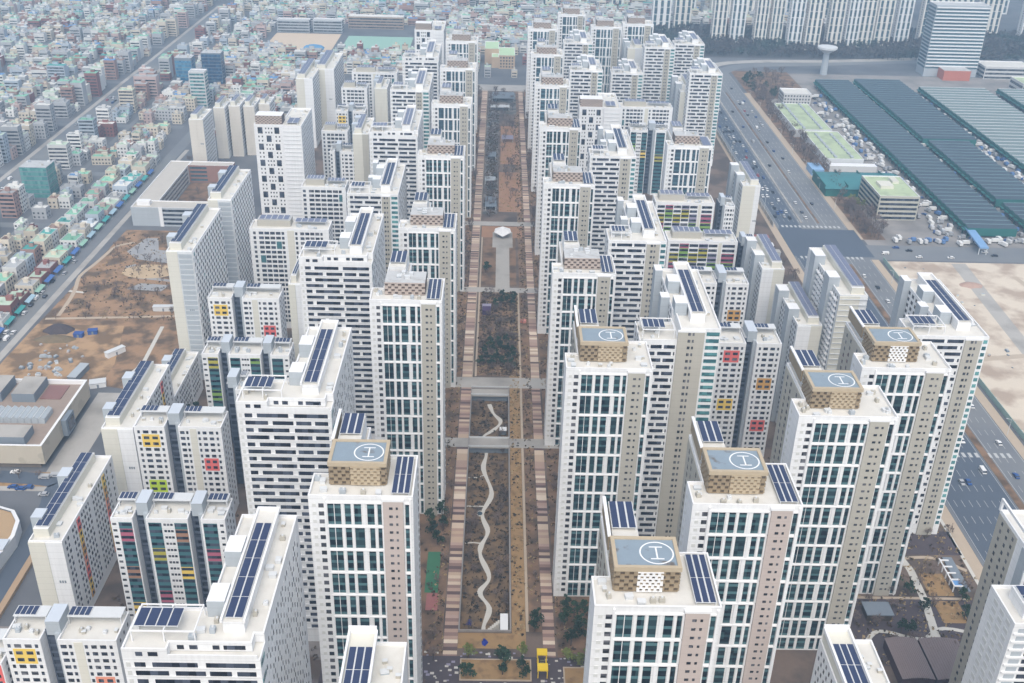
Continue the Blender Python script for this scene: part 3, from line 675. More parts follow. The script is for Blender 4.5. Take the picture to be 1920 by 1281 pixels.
slab(158.5, 436, 13, 56, 80, 'grey slab with stepped balconies and two tall grey shafts beside the highway', GS, face='L', kind='step', endsplit=.72, ends=(CREAM, WHITE), sign=False, grooves=True)
slab(151.1, 869, 16.7, 50, 60, 'far slab with greenish white end and dark side by the far ribbon towers', GS, face='L', kind='plain', far=True, ends=(CREAM, CREAM), sign=False)
slab(118.1, 981, 14, 30, 70, 'far small cream slab in front of the far middle tower', GS, face='L', kind='plain', far=True, ends=(CREAM, PALE), sign=False)

# foreground towers cut by the frame
def tower_edge(x, y, W, D, h, label, kind):
    B = Bld('apartment_tower', label, 'tower', x, y, 'towers cut off by the lower edge'); rng = random.Random(3)
    z0 = h-1
    if kind == 'dots':
        B.body([(0,0),(W,0),(W,D),(0,D)], h)
        m = MB(); m.box(-.25, 0, 0, 4.2, 0, h-1.2, 0, skip='r'); m.box(-.15, 0, 8, D-.2, 0, h-1.2, 1, skip='r'); B.part(m, 'side_cladding', [SLATEL, BEIGE])
        b = MB()
        for a, c, e, f in ((-.6, W, -.6, 0), (-.6, 0, 0, D)): b.box(a, c, e, f, h+3.4, h+4.4, 0)
        for a in (-.6, W*.5): b.box(a, a+.6, -.6, 0, h, h+3.4, 0)
        b.box(-.6, 0, D-1, D, h, h+3.4, 0); B.part(b, 'roof_frame', PURE)
        for k in range(int((h-4)/FH)):
            z = h-3.6-k*FH
            for a in (9.5, 13, 17): B.win('L', -.15, a, a+1.0, z+(0 if a != 13 else .6), z+1.2+(0 if a != 13 else .6), SML)
            for a in (1.0,): B.win('F', 0, a, a+1.5, z-.4, z+1.5, GLZ)
            for a in (4, 7.5): B.win('F', 0, a, a+2.2, z-.4, z+1.5, GLZ)
    elif kind == 'ribbon':
        B.body([(0,0),(W,0),(W,D),(0,D)], h)
        s = MB(); s.box(3.5, W-.5, 3, 12, z0, h+3.2, 0, skip='b'); B.part(s, 'penthouse', WHITE); solar(B, 4, W-1, 3.5, 11.5, h+3.5, 3, 2, SOLAR, stand=.3)
        sl = MB()
        for k in range(int((h-4)/FH)):
            z = h-3.2-k*FH
            B.win('F', 0, 1.5, 4.5, z, z+1.5, SLATEL); B.win('F', 0, 5.2, W-.4, z, z+1.5, RIB); sl.box(.4, W, -.5, 0, z-.6, z-.1, 0, skip='k')
            for a in (2, 6, 10): B.win('L', 0, a, a+2.4, z, z+1.4, PALEW)
        B.part(sl, 'balcony_edge', PURE)
    else:   # rear halves of towers whose fronts lie below the frame
        B.body([(0,0),(W,0),(W,D),(0,D)], h)
        s = MB(); s.box(.6, W*.48, .5, D-.3, z0, h+3.4, 0, skip='b', top=1); B.part(s, 'roof_spine', [CREAM, CREAM])
        r = MB(); r.box(.3, W*.5, D-.6, D, h+3.4, h+5.6, 0); r.box(.3, .9, 0, D-.6, h+3.4, h+4.8, 0); r.box(W*.5-.3, W*.5+.3, 0, D-.6, h+3.4, h+4.8, 0); B.part(r, 'spine_parapet', PURE)
        solar(B, 1.2, W*.48, 0, D-6, h+3.8, 3, 2, SOLAR, gap=.4, stand=.4)
        s = MB(); s.box(W*.1, W*.3, -9, -2, z0, h+5, 0, skip='b'); B.part(s, 'elevator_shaft', WHITE)
        for k in range(int((h-4)/FH)):
            z = h-3.2-k*FH
            for i in range(int(D/2.6)): B.win('L', 0, i*2.6+(k % 2)*1.2, i*2.6+.8+(k % 2)*1.2, z, z+1.3, SML)
    units(B, W*.6, W-.8, 1, D-1, z0, 4, rng)
    B.flush(100)
tower_edge(159, 243.5, 22, 21, 88, 'tower with dotted beige side wall and open roof frame at the right edge', 'dots')
tower_edge(144.5, 218, 22, 16, 84, 'white ribbon tower with solar roof in the lower right corner', 'ribbon')
tower_edge(95.5, 205, 15, 22, 69, 'white roof with navy solar strips cut by the bottom edge, right', 'spine')
tower_edge(-37, 188, 15.5, 22, 82, 'white roof with navy solar strips cut by the bottom edge below the left helipad tower', 'spine')

# ================================================================== GROUND
SOIL = mat('bare_soil', (.235, .145, .09), rough=.95, var=.16, scale=.05, blot=((.10, .07, .05), .12, .42, .66))
CITY = mat('city_ground', (.15, .155, .17), rough=.9, var=.15, scale=.02, blot=((.11, .115, .13), .03, .4, .65))
ESTATE = mat('estate_paving', (.17, .125, .10), rough=.9, var=.2, scale=.08, blot=((.09, .07, .06), .06, .42, .58))
ASPH = mat('highway_asphalt', (.17, .18, .20), rough=.85, var=.08, scale=.03, blot=((.215, .22, .225), .015, .4, .7))
ASPHD = mat('dark_blue_asphalt', (.09, .11, .145), rough=.85, var=.1, scale=.03)
CONC = mat('pale_concrete', (.42, .40, .375), rough=.85, var=.1, scale=.05, blot=((.27, .255, .24), .05, .45, .7))
SAND = mat('sand_site', (.62, .54, .445), rough=.95, var=.1, scale=.02, blot=((.40, .315, .25), .05, .46, .60))
LAWN = mat('dry_lawn', (.33, .21, .10), rough=.95, var=.12, scale=.3, blot=((.21, .13, .065), .25, .5, .7))
GARD = mat('sunken_garden_soil', (.19, .125, .07), rough=.95, var=.18, scale=.15, blot=((.085, .06, .042), .2, .45, .62))
PATH = mat('pale_path', (.58, .56, .52), rough=.9, var=.08, scale=.3)
TANP = mat('tan_kerb', (.46, .375, .29), rough=.9, var=.08, scale=.3)
PLAZA = mat('purple_brown_paving', (.085, .068, .077), rough=.85, var=.16, scale=.6)
WALLG = mat('retaining_wall', (.28, .26, .25), rough=.9, var=.12, scale=.4, streak=.2)
MARKET = mat('market_yard', (.29, .27, .26), rough=.9, var=.12, scale=.03, blot=((.20, .19, .185), .04, .42, .64))
LINE = mat('road_marking', (.48, .49, .50), rough=.8)
GREEN = mat('green_sports_court', (.05, .17, .09), rough=.8, var=.08); REDC = mat('red_court', (.33, .13, .12), rough=.9, var=.15, scale=.5)
def plank(name):
    m = mat(name, (.50, .36, .28), rough=.8, var=.06, scale=.4); n = m.node_tree.nodes; l = m.node_tree.links
    geo = n.new('ShaderNodeNewGeometry'); sp = n.new('ShaderNodeSeparateXYZ'); l.new(geo.outputs['Position'], sp.inputs[0])
    dv = n.new('ShaderNodeMath'); dv.operation = 'SNAP'; l.new(sp.outputs[1], dv.inputs[0]); dv.inputs[1].default_value = 1.9
    wn = n.new('ShaderNodeTexWhiteNoise'); wn.noise_dimensions = '1D'; l.new(dv.outputs[0], wn.inputs['W'])
    cr = n.new('ShaderNodeValToRGB'); l.new(wn.outputs['Value'], cr.inputs[0]); e = cr.color_ramp; e.interpolation = 'CONSTANT'
    e.elements[0].color = (0.127, 0.083, 0.078, 1); e.elements[1].position = .16; e.elements[1].color = (0.410, 0.283, 0.224, 1)
    for p, c in ((.36, (0.488, 0.361, 0.264, 1)), (.56, (0.264, 0.171, 0.146, 1)), (.70, (0.586, 0.468, 0.361, 1)), (.82, (0.429, 0.303, 0.254, 1)), (.93, (0.703, 0.586, 0.468, 1))):
        q = e.elements.new(p); q.color = c
    b = n['Principled BSDF']; old = b.inputs['Base Color'].links[0].from_node; l.new(cr.outputs[0], old.inputs[6])
    return m
PLANK = plank('boardwalk_planks')

def sheet(name, rects, m, z, polys=()):
    b = MB()
    for x0, x1, y0, y1 in rects: b.face([(x0,y0,z),(x1,y0,z),(x1,y1,z),(x0,y1,z)])
    for p in polys: b.face([(q[0],q[1],z) for q in p])
    return structure(b.build(name, m))
def strip(name, pts, wd, m, z):
    b = MB(); L = []; Rr = []
    for i, p in enumerate(pts):
        a = pts[max(0, i-1)]; c = pts[min(len(pts)-1, i+1)]; dx, dy = c[0]-a[0], c[1]-a[1]; k = math.hypot(dx, dy); w_ = (wd[i] if isinstance(wd, (list, tuple)) else wd)/2
        L.append((p[0]-dy/k*w_, p[1]+dx/k*w_, z)); Rr.append((p[0]+dy/k*w_, p[1]-dx/k*w_, z))
    for i in range(len(pts)-1): b.face([Rr[i], Rr[i+1], L[i+1], L[i]])
    return structure(b.build(name, m))
def smooth(pts, n=5):
    r = []
    for i in range(len(pts)-1):
        p0, p1, p2, p3 = pts[max(0,i-1)], pts[i], pts[i+1], pts[min(len(pts)-1,i+2)]
        for k in range(n):
            t = k/n; r.append(tuple(.5*((2*p1[j])+(-p0[j]+p2[j])*t+(2*p0[j]-5*p1[j]+4*p2[j]-p3[j])*t*t+(-p0[j]+3*p1[j]-3*p2[j]+p3[j])*t**3) for j in (0, 1)))
    return r + [pts[-1]]
GX0, GX1, GY0, GY1 = -10.8, 8.2, 301, 480.5          # sunken garden
BX = 1050
sheet('ground', [(-BX, BX, 60, GY0), (-BX, GX0, GY0, GY1), (GX1, BX, GY0, GY1), (-BX, BX, GY1, 1990)], CITY, 0)
sheet('estate_ground', [(-172, 205, 100, GY0), (-172, GX0, GY0, GY1), (GX1, 205, GY0, GY1), (-172, 205, GY1, 1110)], ESTATE, .02)
sheet('sunken_garden_floor', [(GX0, GX1, GY0, GY1)], GARD, -4)
b = MB()
for x0, x1, y0, y1 in ((GX0-.5, GX0, GY0, GY1), (GX1, GX1+.6, GY0, GY1), (GX0-.5, GX1+.6, GY0-.5, GY0), (GX0-.5, GX1+.6, GY1, GY1+.5)): b.box(x0, x1, y0, y1, -4.1, .9, 0, skip='b')
tag(b.build('retaining_wall', WALLG), 'grey retaining wall around the sunken garden in the middle of the park', 'wall')
wind = smooth([(-1.5,302),(-1.7,308),(0.3,318),(-3.6,327),(0.1,336),(-3.6,349),(-3.7,356),(-.9,366),(-3.5,378.5),(.5,394),(-3.6,413),(-2.4,426),(-4.3,440),(.8,447),(4.4,455),(.6,463),(-1.6,472)])
strip('garden_path', wind, [1.9+.5*math.sin(i*.9) for i in range(len(wind))], PATH, -3.96)
strip('side_path', [(-10.6, 384), (-6, 384), (-2.6, 384)], .9, PATH, -3.97); strip('side_path', [(-10.6, 406), (-6, 406), (-3.4, 408)], .8, PATH, -3.97)
strip('side_path', [(-4, 358), (-7, 358.5), (-10.6, 358)], .8, PATH, -3.97)
strip('boardwalk', [(-13.9, 288), (-13.9, 1090)], 5.2, PLANK, .06); strip('boardwalk', [(22.9, 288), (22.9, 1090)], 4.5, PLANK, .06)
sheet('soil_strip', [(-60, -17, 288, 1100), (26, 60, 288, 1100), (15.6, 20.4, 301, 1090)], SOIL, .04)
sheet('dry_lawn', [(9, 14.3, 292, 600), (-11.2, 9, 292, 300)], LAWN, .05)
sheet('park_path', [(14.4, 15.5, 301, 600), (-9.8, -8.8, 494, 690), (-11.2, -10.85, 301, 1090)], TANP, .08)
sheet('plaza_paving', [(-60, 60, 150, 288)], PLAZA, .05); sheet('planter_lawn', [(-9.5, 15.5, 276.5, 286), (28, 36, 274, 282.5)], LAWN, .30)
b = MB()
for x0, x1, y0, y1 in ((-10, 16, 276, 276.5), (-10, 16, 286, 286.5), (-10, -9.5, 276.5, 286), (15.5, 16, 276.5, 286), (27.5, 36.5, 273.5, 274), (27.5, 36.5, 282.5, 283), (27.5, 28, 274, 282.5), (36, 36.5, 274, 282.5)): b.box(x0, x1, y0, y1, 0, .45, 0, skip='b')
structure(b.build('planter_kerb', TANP))
rng = random.Random(4); b = MB(); bl = []
for k in range(330):
    x, y = rng.uniform(-58, 62), rng.uniform(258, 290); s_ = rng.uniform(.3, .75)
    if -11 < x < 17 and 275 < y < 287: continue
    b.face([(x-s_,y-s_*.8,.07),(x+s_,y-s_*.8,.07),(x+s_,y+s_*.8,.07),(x-s_,y+s_*.8,.07)], rng.choice((0, 0, 1)))
structure(b.build('pale_paving_slabs', [PATH, LILAC]))
# cross streets over the park
sheet('cross_street', [(-40, GX0-.5, 425.5, 433.5), (GX1+.6, 48, 425.5, 433.5), (-40, 48, 482, 493), (-40, 48, 600, 607), (-40, 48, 712, 720), (-40, 48, 1085, 1110)], CONC, .09)
def bridge(y0, y1, label):
    t = thing('footbridge', label, 'bridge', (0, y0, 0), 'bridges across the sunken garden'); W_ = y1-y0
    d = MB(); d.box(GX0-.4, GX1+.5, 0, W_, -.6, .12, 0); d.build('deck', CONC, t)
    for yy in (0, W_-.25):
        r = MB(); r.box(GX0-.4, GX1+.5, yy, yy+.25, .12, 1.1, 0, skip='b'); r.build('railing', PALE, t)
    p = MB(); p.box(GX0+.2, GX1-.2, 1.2, W_-1, -3.98, -.6, 0, skip='tb'); p.build('abutment', SLATE, t)
bridge(425.5, 433.5, 'grey road bridge crossing the middle of the sunken garden'); bridge(474, 482, 'grey road bridge at the far end of the sunken garden')
# park beds further up
sheet('planted_bed', [(-8.6, 14, 610, 690), (-8.8, 14, 495, 600)], SOIL, .06)
sheet('orange_lawn', [(2, 19, 740, 830), (3, 19, 850, 960), (-10, 19, 690, 711)], mat('rusty_lawn', (.34, .19, .11), var=.15, scale=.2), .07)
sheet('grey_court', [(-10, 1, 735, 1000), (-9, 18, 1000, 1080)], mat('grey_court_paving', (.20, .18, .17), var=.3, scale=.12, blot=((.08, .085, .08), .1, .45, .6)), .06)
sheet('pale_plaza', [(.6, 9.6, 607, 672), (-2, 12, 672, 700)], CONC, .10)
sheet('green_court', [(-25.5, -20.2, 322, 347)], GREEN, .07); sheet('red_court', [(-24.5, -19.8, 312, 321.6)], REDC, .07)
# right hand garden by the highway towers
sheet('garden_court', [(140, 200, 286, 322), (150, 200, 350, 366)], PLAZA, .05); sheet('dry_lawn', [(177, 187, 324.5, 338), (177, 187, 309, 321.5)], LAWN, .06)
sheet('park_path', [(140, 192, 322.2, 323.6)], TANP, .08); strip('park_path', [(171, 300), (174, 322), (174.5, 340), (172, 352)], 3.2, PATH, .10)
strip('park_path', smooth([(142, 296), (150, 304), (165, 300), (176, 306), (196, 300)]), 1.8, PATH, .09); strip('park_path', smooth([(146, 345), (158, 340), (168, 346), (186, 348), (198, 340)]), 1.8, TANP, .09)
sheet('estate_edge_path', [(199, 205, 290, 460)], PATH, .05)

# highway
sheet('highway', [(206, 258, 60, 1190)], ASPH, .04); sheet('highway_left_lanes', [(207.5, 238, 60, 672), (207.5, 224, 716, 1170)], ASPHD, .06); sheet('intersection', [(206, 262, 668, 718)], ASPHD, .08)
sheet('cross_road', [(258, 700, 664, 690)], ASPH, .05)
rng = random.Random(9); b = MB()
for x in (211, 214.5, 218, 221.5, 225, 228.5, 232, 246, 249.5, 253):
    for y in range(300, 1160, 12):
        if 664 < y < 722: continue
        b.face([(x-.1,y,.10),(x+.1,y,.10),(x+.1,y+5,.10),(x-.1,y+5,.10)])
for x in (207.9, 237.4, 243.2, 257.4): 
    for a, c in ((280, 664), (722, 1170)): b.face([(x-.12,a,.10),(x+.12,a,.10),(x+.12,c,.10),(x-.12,c,.10)])
for y in (664, 721, 424): 
    for k in range(14): b.face([(210+k*3.2,y,.11),(211.6+k*3.2,y,.11),(211.6+k*3.2,y+4,.11),(210+k*3.2,y+4,.11)])
structure(b.build('road_marking', LINE))
b = MB(); b.box(238.6, 242.2, 250, 655, .03, .3, 0, skip='b', top=1); b.box(226, 227.5, 730, 1150, .03, .3, 0, skip='b', top=0); b.box(238.6, 240, 730, 1100, .03, .3, 0, skip='b', top=1); structure(b.build('highway_median', [CONC, SOIL]))
sheet('pavement', [(200.5, 205.8, 250, 1150), (258.2, 263.5, 420, 664), (258.2, 264, 700, 1100)], TANP, .07)
ramp = smooth([(236, 1120), (246, 1180), (285, 1222), (362, 1236), (487, 1262), (640, 1285)], 6)
strip('slip_road', ramp, 17, ASPH, .09); strip('light_road', smooth([(225, 1170), (250, 1222), (300, 1244), (400, 1256), (560, 1290)], 6), 13, CONC, .12)
sheet('sand_site', [(268, 560, 300, 662)], SAND, .04)
sheet('site_track', [(0,0,0,0)], CONC, .06, polys=[[(292, 300), (300, 300), (322, 660), (312, 660)]])
sheet('market_yard', [(264, 720, 690, 1190)], MARKET, .03)
sheet('site_track', [], mat('sand_track', (.46, .38, .30), var=.12, scale=.2), .07, polys=[[(270, 520), (420, 548), (420, 552), (270, 525)], [(345, 640), (349, 640), (380, 420), (375, 420)], [(275, 440), (330, 470), (330, 474), (275, 445)]])
sheet('hall_forecourt', [(-284, -198, 388, 399)], LAWN, .06); sheet('hall_pavement', [(-203.5, -190, 396, 470), (-284, -197, 384.5, 388)], CONC, .05)
sheet('block_yard', [(-186, -60, 180, 300)], mat('block_yard_paving', (.24, .215, .205), var=.18, scale=.12, blot=((.12, .09, .075), .08, .48, .58)), .05)
# left brown park and its paths
sheet('brown_park', [], mat('park_soil', (.33, .205, .12), rough=.95, var=.18, scale=.06, blot=((.13, .09, .06), .09, .44, .6)), .04, polys=[[(-266, 490), (-172, 470), (-172, 690), (-258, 690)]])
sheet('earth_works', [], mat('ochre_earth', (.41, .265, .15), rough=.95, var=.16, scale=.06, blot=((.19, .125, .075), .08, .45, .58)), .06, polys=[[(-266, 476), (-205, 476), (-205, 500), (-214, 545), (-264, 545)]])
strip('park_trail', smooth([(-256,556),(-257,575),(-259,592),(-263,612),(-260,632),(-258,648),(-256,660),(-246,668)], 4), 2.4, TANP, .09)
strip('park_trail', [(-262, 590), (-252, 588)], 2.2, PATH, .08); strip('park_trail', [(-262, 552), (-215, 556), (-176, 560)], 2.4, TANP, .08); strip('park_trail', [(-192, 545), (-190, 500), (-195, 485)], 2.2, PATH, .08)
sheet('sand_hollow', [], mat('playground_sand', (.52, .39, .25), var=.08, scale=.2), .10, polys=[[(-222+17*math.cos(t*.314), 621+11*math.sin(t*.314)) for t in range(20)]])
sheet('grey_terrace', [], mat('grey_terrace_paving', (.33, .33, .34), var=.1, scale=.2), .08, polys=[[(-246, 652), (-236, 640), (-212, 634), (-206, 652), (-226, 656), (-232, 676), (-240, 676)], [(-228, 594), (-206, 592), (-204, 601), (-222, 603)], [(-240, 628), (-234, 622), (-226, 610), (-204, 606), (-204, 609), (-222, 613), (-231, 625), (-234, 632)]])
sheet('school_court', [(-239, -196, 713, 789)], SOIL, .06)
# left streets
sheet('left_street', [], ASPH, .05, polys=[[(-280.5, 440), (-271, 440), (-265, 1000), (-275, 1000)]])
sheet('left_pavement', [], CONC, .07, polys=[[(-272, 440), (-267.5, 440), (-261.5, 870), (-265, 870)]])
sheet('boulevard', [(-384, -366, 300, 1500)], ASPH, .05); sheet('boulevard_pavement', [(-366, -362, 300, 1500), (-388, -384, 300, 1500)], CONC, .06)
for y in (560, 690, 800, 930, 1080, 1240, 1400): sheet('side_street', [(-900, -284, y, y+9)], ASPH, .04)
for x in (-332, -440, -520, -620): sheet('side_street', [(x-2, x+2, 420, 1600)], ASPH, .03)

# ================================================================== OTHER BUILDINGS
def block(name, label, cat, x0, x1, y0, y1, h, wm, rm=ROOFG, floors=0, group=None, wmat=None, band=True, par=.8, parent_extra=None):
    """plain building with ribbon or punched windows on front and sides"""
    B = Bld(name, label, cat, x0, y0, group); W, D = x1-x0, y1-y0
    B.body([(0,0),(W,0),(W,D),(0,D)], h, wm, rm, par)
    wmat = wmat or SML
    if floors:
        fh = (h-1)/floors
        for k in range(floors):
            z0 = k*fh+.9; z1 = z0+fh*.5
            if band:
                B.win('F', 0, .8, W-.8, z0, z1, wmat); B.win('R', W, .8, D-.8, z0, z1, wmat); B.win('L', 0, .8, D-.8, z0, z1, wmat)
            else:
                for i in range(int(W/3)): B.win('F', 0, 1+i*3, 2.6+i*3, z0, z1, wmat)
                for i in range(int(D/3)): B.win('R', W, 1+i*3, 2.6+i*3, z0, z1, wmat); B.win('L', 0, 1+i*3, 2.6+i*3, z0, z1, wmat)
    B.flush(100); return B
# civic building at the left edge
t = Bld('civic_hall', 'low beige stone hall with roof court, skylights and projecting grey bay, left edge', 'hall', -284, 401, None)
STONE = mat('beige_stone_cladding', (.50, .45, .37), rough=.8, var=.06, scale=.12, streak=.05, blot=((.42, .38, .31), .12, .55, .6))
BRK = mat('brown_brick_roof', (.31, .245, .205), var=.12, scale=.5)
m = MB(); m.box(2, 77, 2, 57, 0, 3.2, 0); t.part(m, 'plinth', mat('brown_plinth', (.22, .18, .15)))
m = MB(); P = [(0,0),(80,0),(80,60),(0,60)]; m.prism(P, 3.2, 13, 0, cap=False); t.part(m, 'wall', STONE); t.roof(P, 13, BRK, 2.2, 1.2)
for bx in ((50, 61, 41, 58, 15.5), (34, 45, 41, 58, 16), (40, 71, 3.5, 14, 15.2)): m = MB(); m.box(*bx[:4], 10.8, bx[4], 0, skip='b', top=1); t.part(m, 'roof_pavilion', [SLATE, CONC])
m = MB(); 
for k in range(11): m.prism([(38+k*3.2, 22), (41.0+k*3.2, 22), (41.0+k*3.2, 32), (38+k*3.2, 32)], 10.8, 13.4, 0, top=1); m.face([(38+k*3.2,22,13.42),(39.4+k*3.2,22,14.6),(39.4+k*3.2,32,14.6),(38+k*3.2,32,13.42)], 1); m.face([(39.4+k*3.2,22,14.6),(41+k*3.2,22,13.42),(41+k*3.2,32,13.42),(39.4+k*3.2,32,14.6)], 0); m.face([(38+k*3.2,22,13.4),(41+k*3.2,22,13.4),(39.4+k*3.2,22,14.6)], 0)
t.part(m, 'skylight', [SLATEL, PALE])
m = MB(); m.box(80, 82.4, 23, 33, 3.4, 12, 0, skip='l'); t.part(m, 'bay_window', SLATE); m = MB(); m.box(82.4, 82.5, 25, 32, 4.5, 10.5, 0, skip='l'); t.part(m, 'window', RIB)
m = MB(); m.box(62, 72, 44, 57, 10.85, 11.2, 0, skip='b'); t.part(m, 'roof_terrace', mat('red_brown_terrace', (.24, .13, .12)))
# rounded building with tan roof and glass canopies, bottom left
t = Bld('rounded_hall', 'low building with tan rounded roof and pale glass canopies at the lower left edge', 'hall', -240, 318, None)
P = [(0,0),(42,0),(44,14),(45,28),(43,38),(38,45),(30,48),(0,48)]
m = MB(); m.prism(P, 0, 6, 0, cap=False); t.part(m, 'wall', PALE)
m = MB(); q = inset(P, 1.5); m.face([(p[0],p[1],5.6) for p in q], 0)
for i in range(len(P)):
    j = (i+1) % len(P); m.face([(*P[i],6),(*P[j],6),(*q[j],6.3),(*q[i],6.3)], 1)
t.part(m, 'roof', [mat('tan_gravel_roof', (.42, .29, .17), var=.1, scale=.2), PURE])
m = MB()
for k in range(3): m.box(38, 44.6, 2+k*8, 8.5+k*8, 6.4+k*.1, 6.8+k*.1, 0)
t.part(m, 'canopy', CAP)
strip('curved_road', smooth([(-190, 250), (-190.5, 315), (-191, 350), (-194, 382), (-206, 394), (-300, 396)], 5), 9, ASPHD, .08)
m = MB(); m.box(-187, -184.5, 250, 346, 0, 1.6, 0, skip='b'); tag(m.build('retaining_wall', mat('tan_retaining_wall', (.40, .28, .18), var=.1, scale=.3)), 'tan low wall along the curved road in the lower left corner', 'wall')

WSC = mat('school_white', (.56, .56, .56), var=.05); BRICK = mat('red_brick', (.30, .17, .14), var=.1, scale=.4)
t = Bld('school_building', 'long pale school in an L around a yard beside the left street', 'school', -256, 698, None)
for (x0, x1, y0, y1, wmx) in ((0, 61, 0, 14, SLATEL), (0, 16, 14, 102, WSC), (16, 50, 92, 102, BRICK)):
    q = [(x0,y0),(x1,y0),(x1,y1),(x0,y1)]; m = MB(); m.prism(q, 0, 14, 0, cap=False); t.part(m, 'wall', wmx); t.roof(q, 14, mat('school_roof', (.50, .47, .43), var=.1, scale=.15), .6)
for k in range(4):
    z = 1.4+k*3.2
    t.win('F', 0, 22, 58, z, z+1.6, RIB)
    for i in range(28): t.win('R', 16, 16+i*2.6, 17.7+i*2.6, z, z+1.7, SML)
    t.win('F', 92, 17, 30, z, z+1.6, GLZF)
m = MB(); m.box(19.5, 22, -.6, 0, 0, 14.5, 0); t.part(m, 'stair_fin', PURE); m = MB(); m.box(3, 12, 5, 10, 13.4, 16.5, 0, skip='b'); t.part(m, 'penthouse', PURE); t.flush(100)

CRM2 = mat('old_cream_paint', (.63, .595, .54), var=.06, streak=.1, joint=.06)
for i, (x0, y0, W, D, h, lb) in enumerate(((-241, 809, 11, 30, 45, 'old cream slab with blank numbered end wall behind the school'), (-232, 850, 9, 28, 43, 'old cream slab just behind the blank end wall slab'),
        (-221, 856, 9, 26, 43, 'middle old cream slab of the old group'), (-210, 860, 9, 26, 42, 'old cream slab fourth from the left of the old group'), (-199, 868, 9, 22, 42, 'rightmost old cream slab of the old group'))):
    slab(x0, y0, W, D, h, lb, 'old cream apartment slabs', far=True, kind='plain', ends=(CRM2, CRM2), sign=(i == 0), capbox=False)

def glass_block(x, y, W, D, h, gm, label, slant=0):
    B = Bld('office_block', label, 'office', x, y, None)
    m = MB(); m.box(0, W, 0, D, 0, h, 0, skip='b', top=1); B.part(m, 'wall', [SLATE, ROOFG])
    for k in range(int(h/3.4)):
        B.win('F', 0, .3, W-.3, .6+k*3.4, 3.3+k*3.4, gm); B.win('R', W, .3, D-.3, .6+k*3.4, 3.3+k*3.4, gm)
    units(B, 2, W-2, 2, D-2, h, 4, random.Random(2)); B.flush(100)
BLUEG = glass('blue_curtain_glass', (.03, .12, .24), (.10, .30, .46)); NAVYG = glass('navy_curtain_glass', (.015, .04, .10), (.05, .14, .26)); TEALG = glass('green_teal_glass', (.06, .22, .22), (.16, .36, .34))
glass_block(-326, 1070, 17, 14, 30, BLUEG, 'bright blue glass office block, left of the navy one')
glass_block(-303, 1085, 20, 14, 32, NAVYG, 'dark navy glass office block beside the bright blue one')
glass_block(-352, 748, 20, 16, 24, TEALG, 'teal glass building with flat front near the boulevard')
glass_block(-392, 628, 17, 14, 21, glass('pale_curtain_glass', (.2, .25, .28), (.5, .55, .56)), 'pale glass office at the left edge by the boulevard')
block('office_block', 'slim white tower in front of the blue and navy glass blocks', 'tower', -293, -278, 1000, 1012, 34, WSC, floors=10, wmat=TEALW)

# schools at the top
block('school_building', 'grey school wing with white stair at the top, left of the tan school', 'school', -276, -236, 1342, 1356, 15, SLATEL, ROOFG, 4, 'grey school wings'); block('school_building', 'grey school wing next to the tan school at the top', 'school', -232, -196, 1346, 1360, 15, SLATEL, ROOFG, 4, 'grey school wings')
block('school_building', 'long tan brick school with pale roof at the top centre', 'school', -192, -122, 1374, 1388, 15, mat('tan_brick', (.40, .31, .25), var=.08), ROOF, 4)
sheet('school_yard', [(-276, -196, 1240, 1338)], mat('school_sand', (.62, .50, .38), var=.06), .06); sheet('school_field', [(-186, -106, 1262, 1330)], mat('mint_court', (.30, .48, .40), var=.06), .06)
t = Bld('school_building', 'tan school with stepped mint green roofs beyond the end of the park', 'school', -16, 1180, None)
MINT = mat('mint_roof', (.46, .62, .40), var=.08, scale=.1); TANB = mat('tan_school_wall', (.50, .38, .27), var=.06)
for x0, x1, y0, y1, h in ((0, 16, 22, 60, 17), (16, 34, 0, 40, 15), (8, 16, 4, 22, 12)):
    q = [(x0,y0),(x1,y0),(x1,y1),(x0,y1)]; m = MB(); m.prism(q, 0, h, 0, cap=False); t.part(m, 'wall', TANB); t.roof(q, h, MINT, .5)
for k in range(4):
    for i in range(5): t.win('F', 0, 17.5+i*3.2, 19.3+i*3.2, 1.5+k*3.3, 3.3+k*3.3, SML)
t.flush(100)
t = Bld('blue_gym_roof', 'small building with blue curved roof in front of the top school yard', 'hall', -226, 1222, None)
m = MB(); N = 8
for k in range(N):
    a0, a1 = math.pi*k/N, math.pi*(k+1)/N; c = lambda a: (12-12*math.cos(a), 5+4*math.sin(a))
    (xa, za), (xb, zb) = c(a0), c(a1); m.face([(xa,0,za),(xb,0,zb),(xb,18,zb),(xa,18,za)]); m.face([(xa,0,0),(xb,0,0),(xb,0,zb),(xa,0,za)], 1)
t.part(m, 'roof', [mat('blue_roof', (.12, .30, .52), var=.05), PALE])

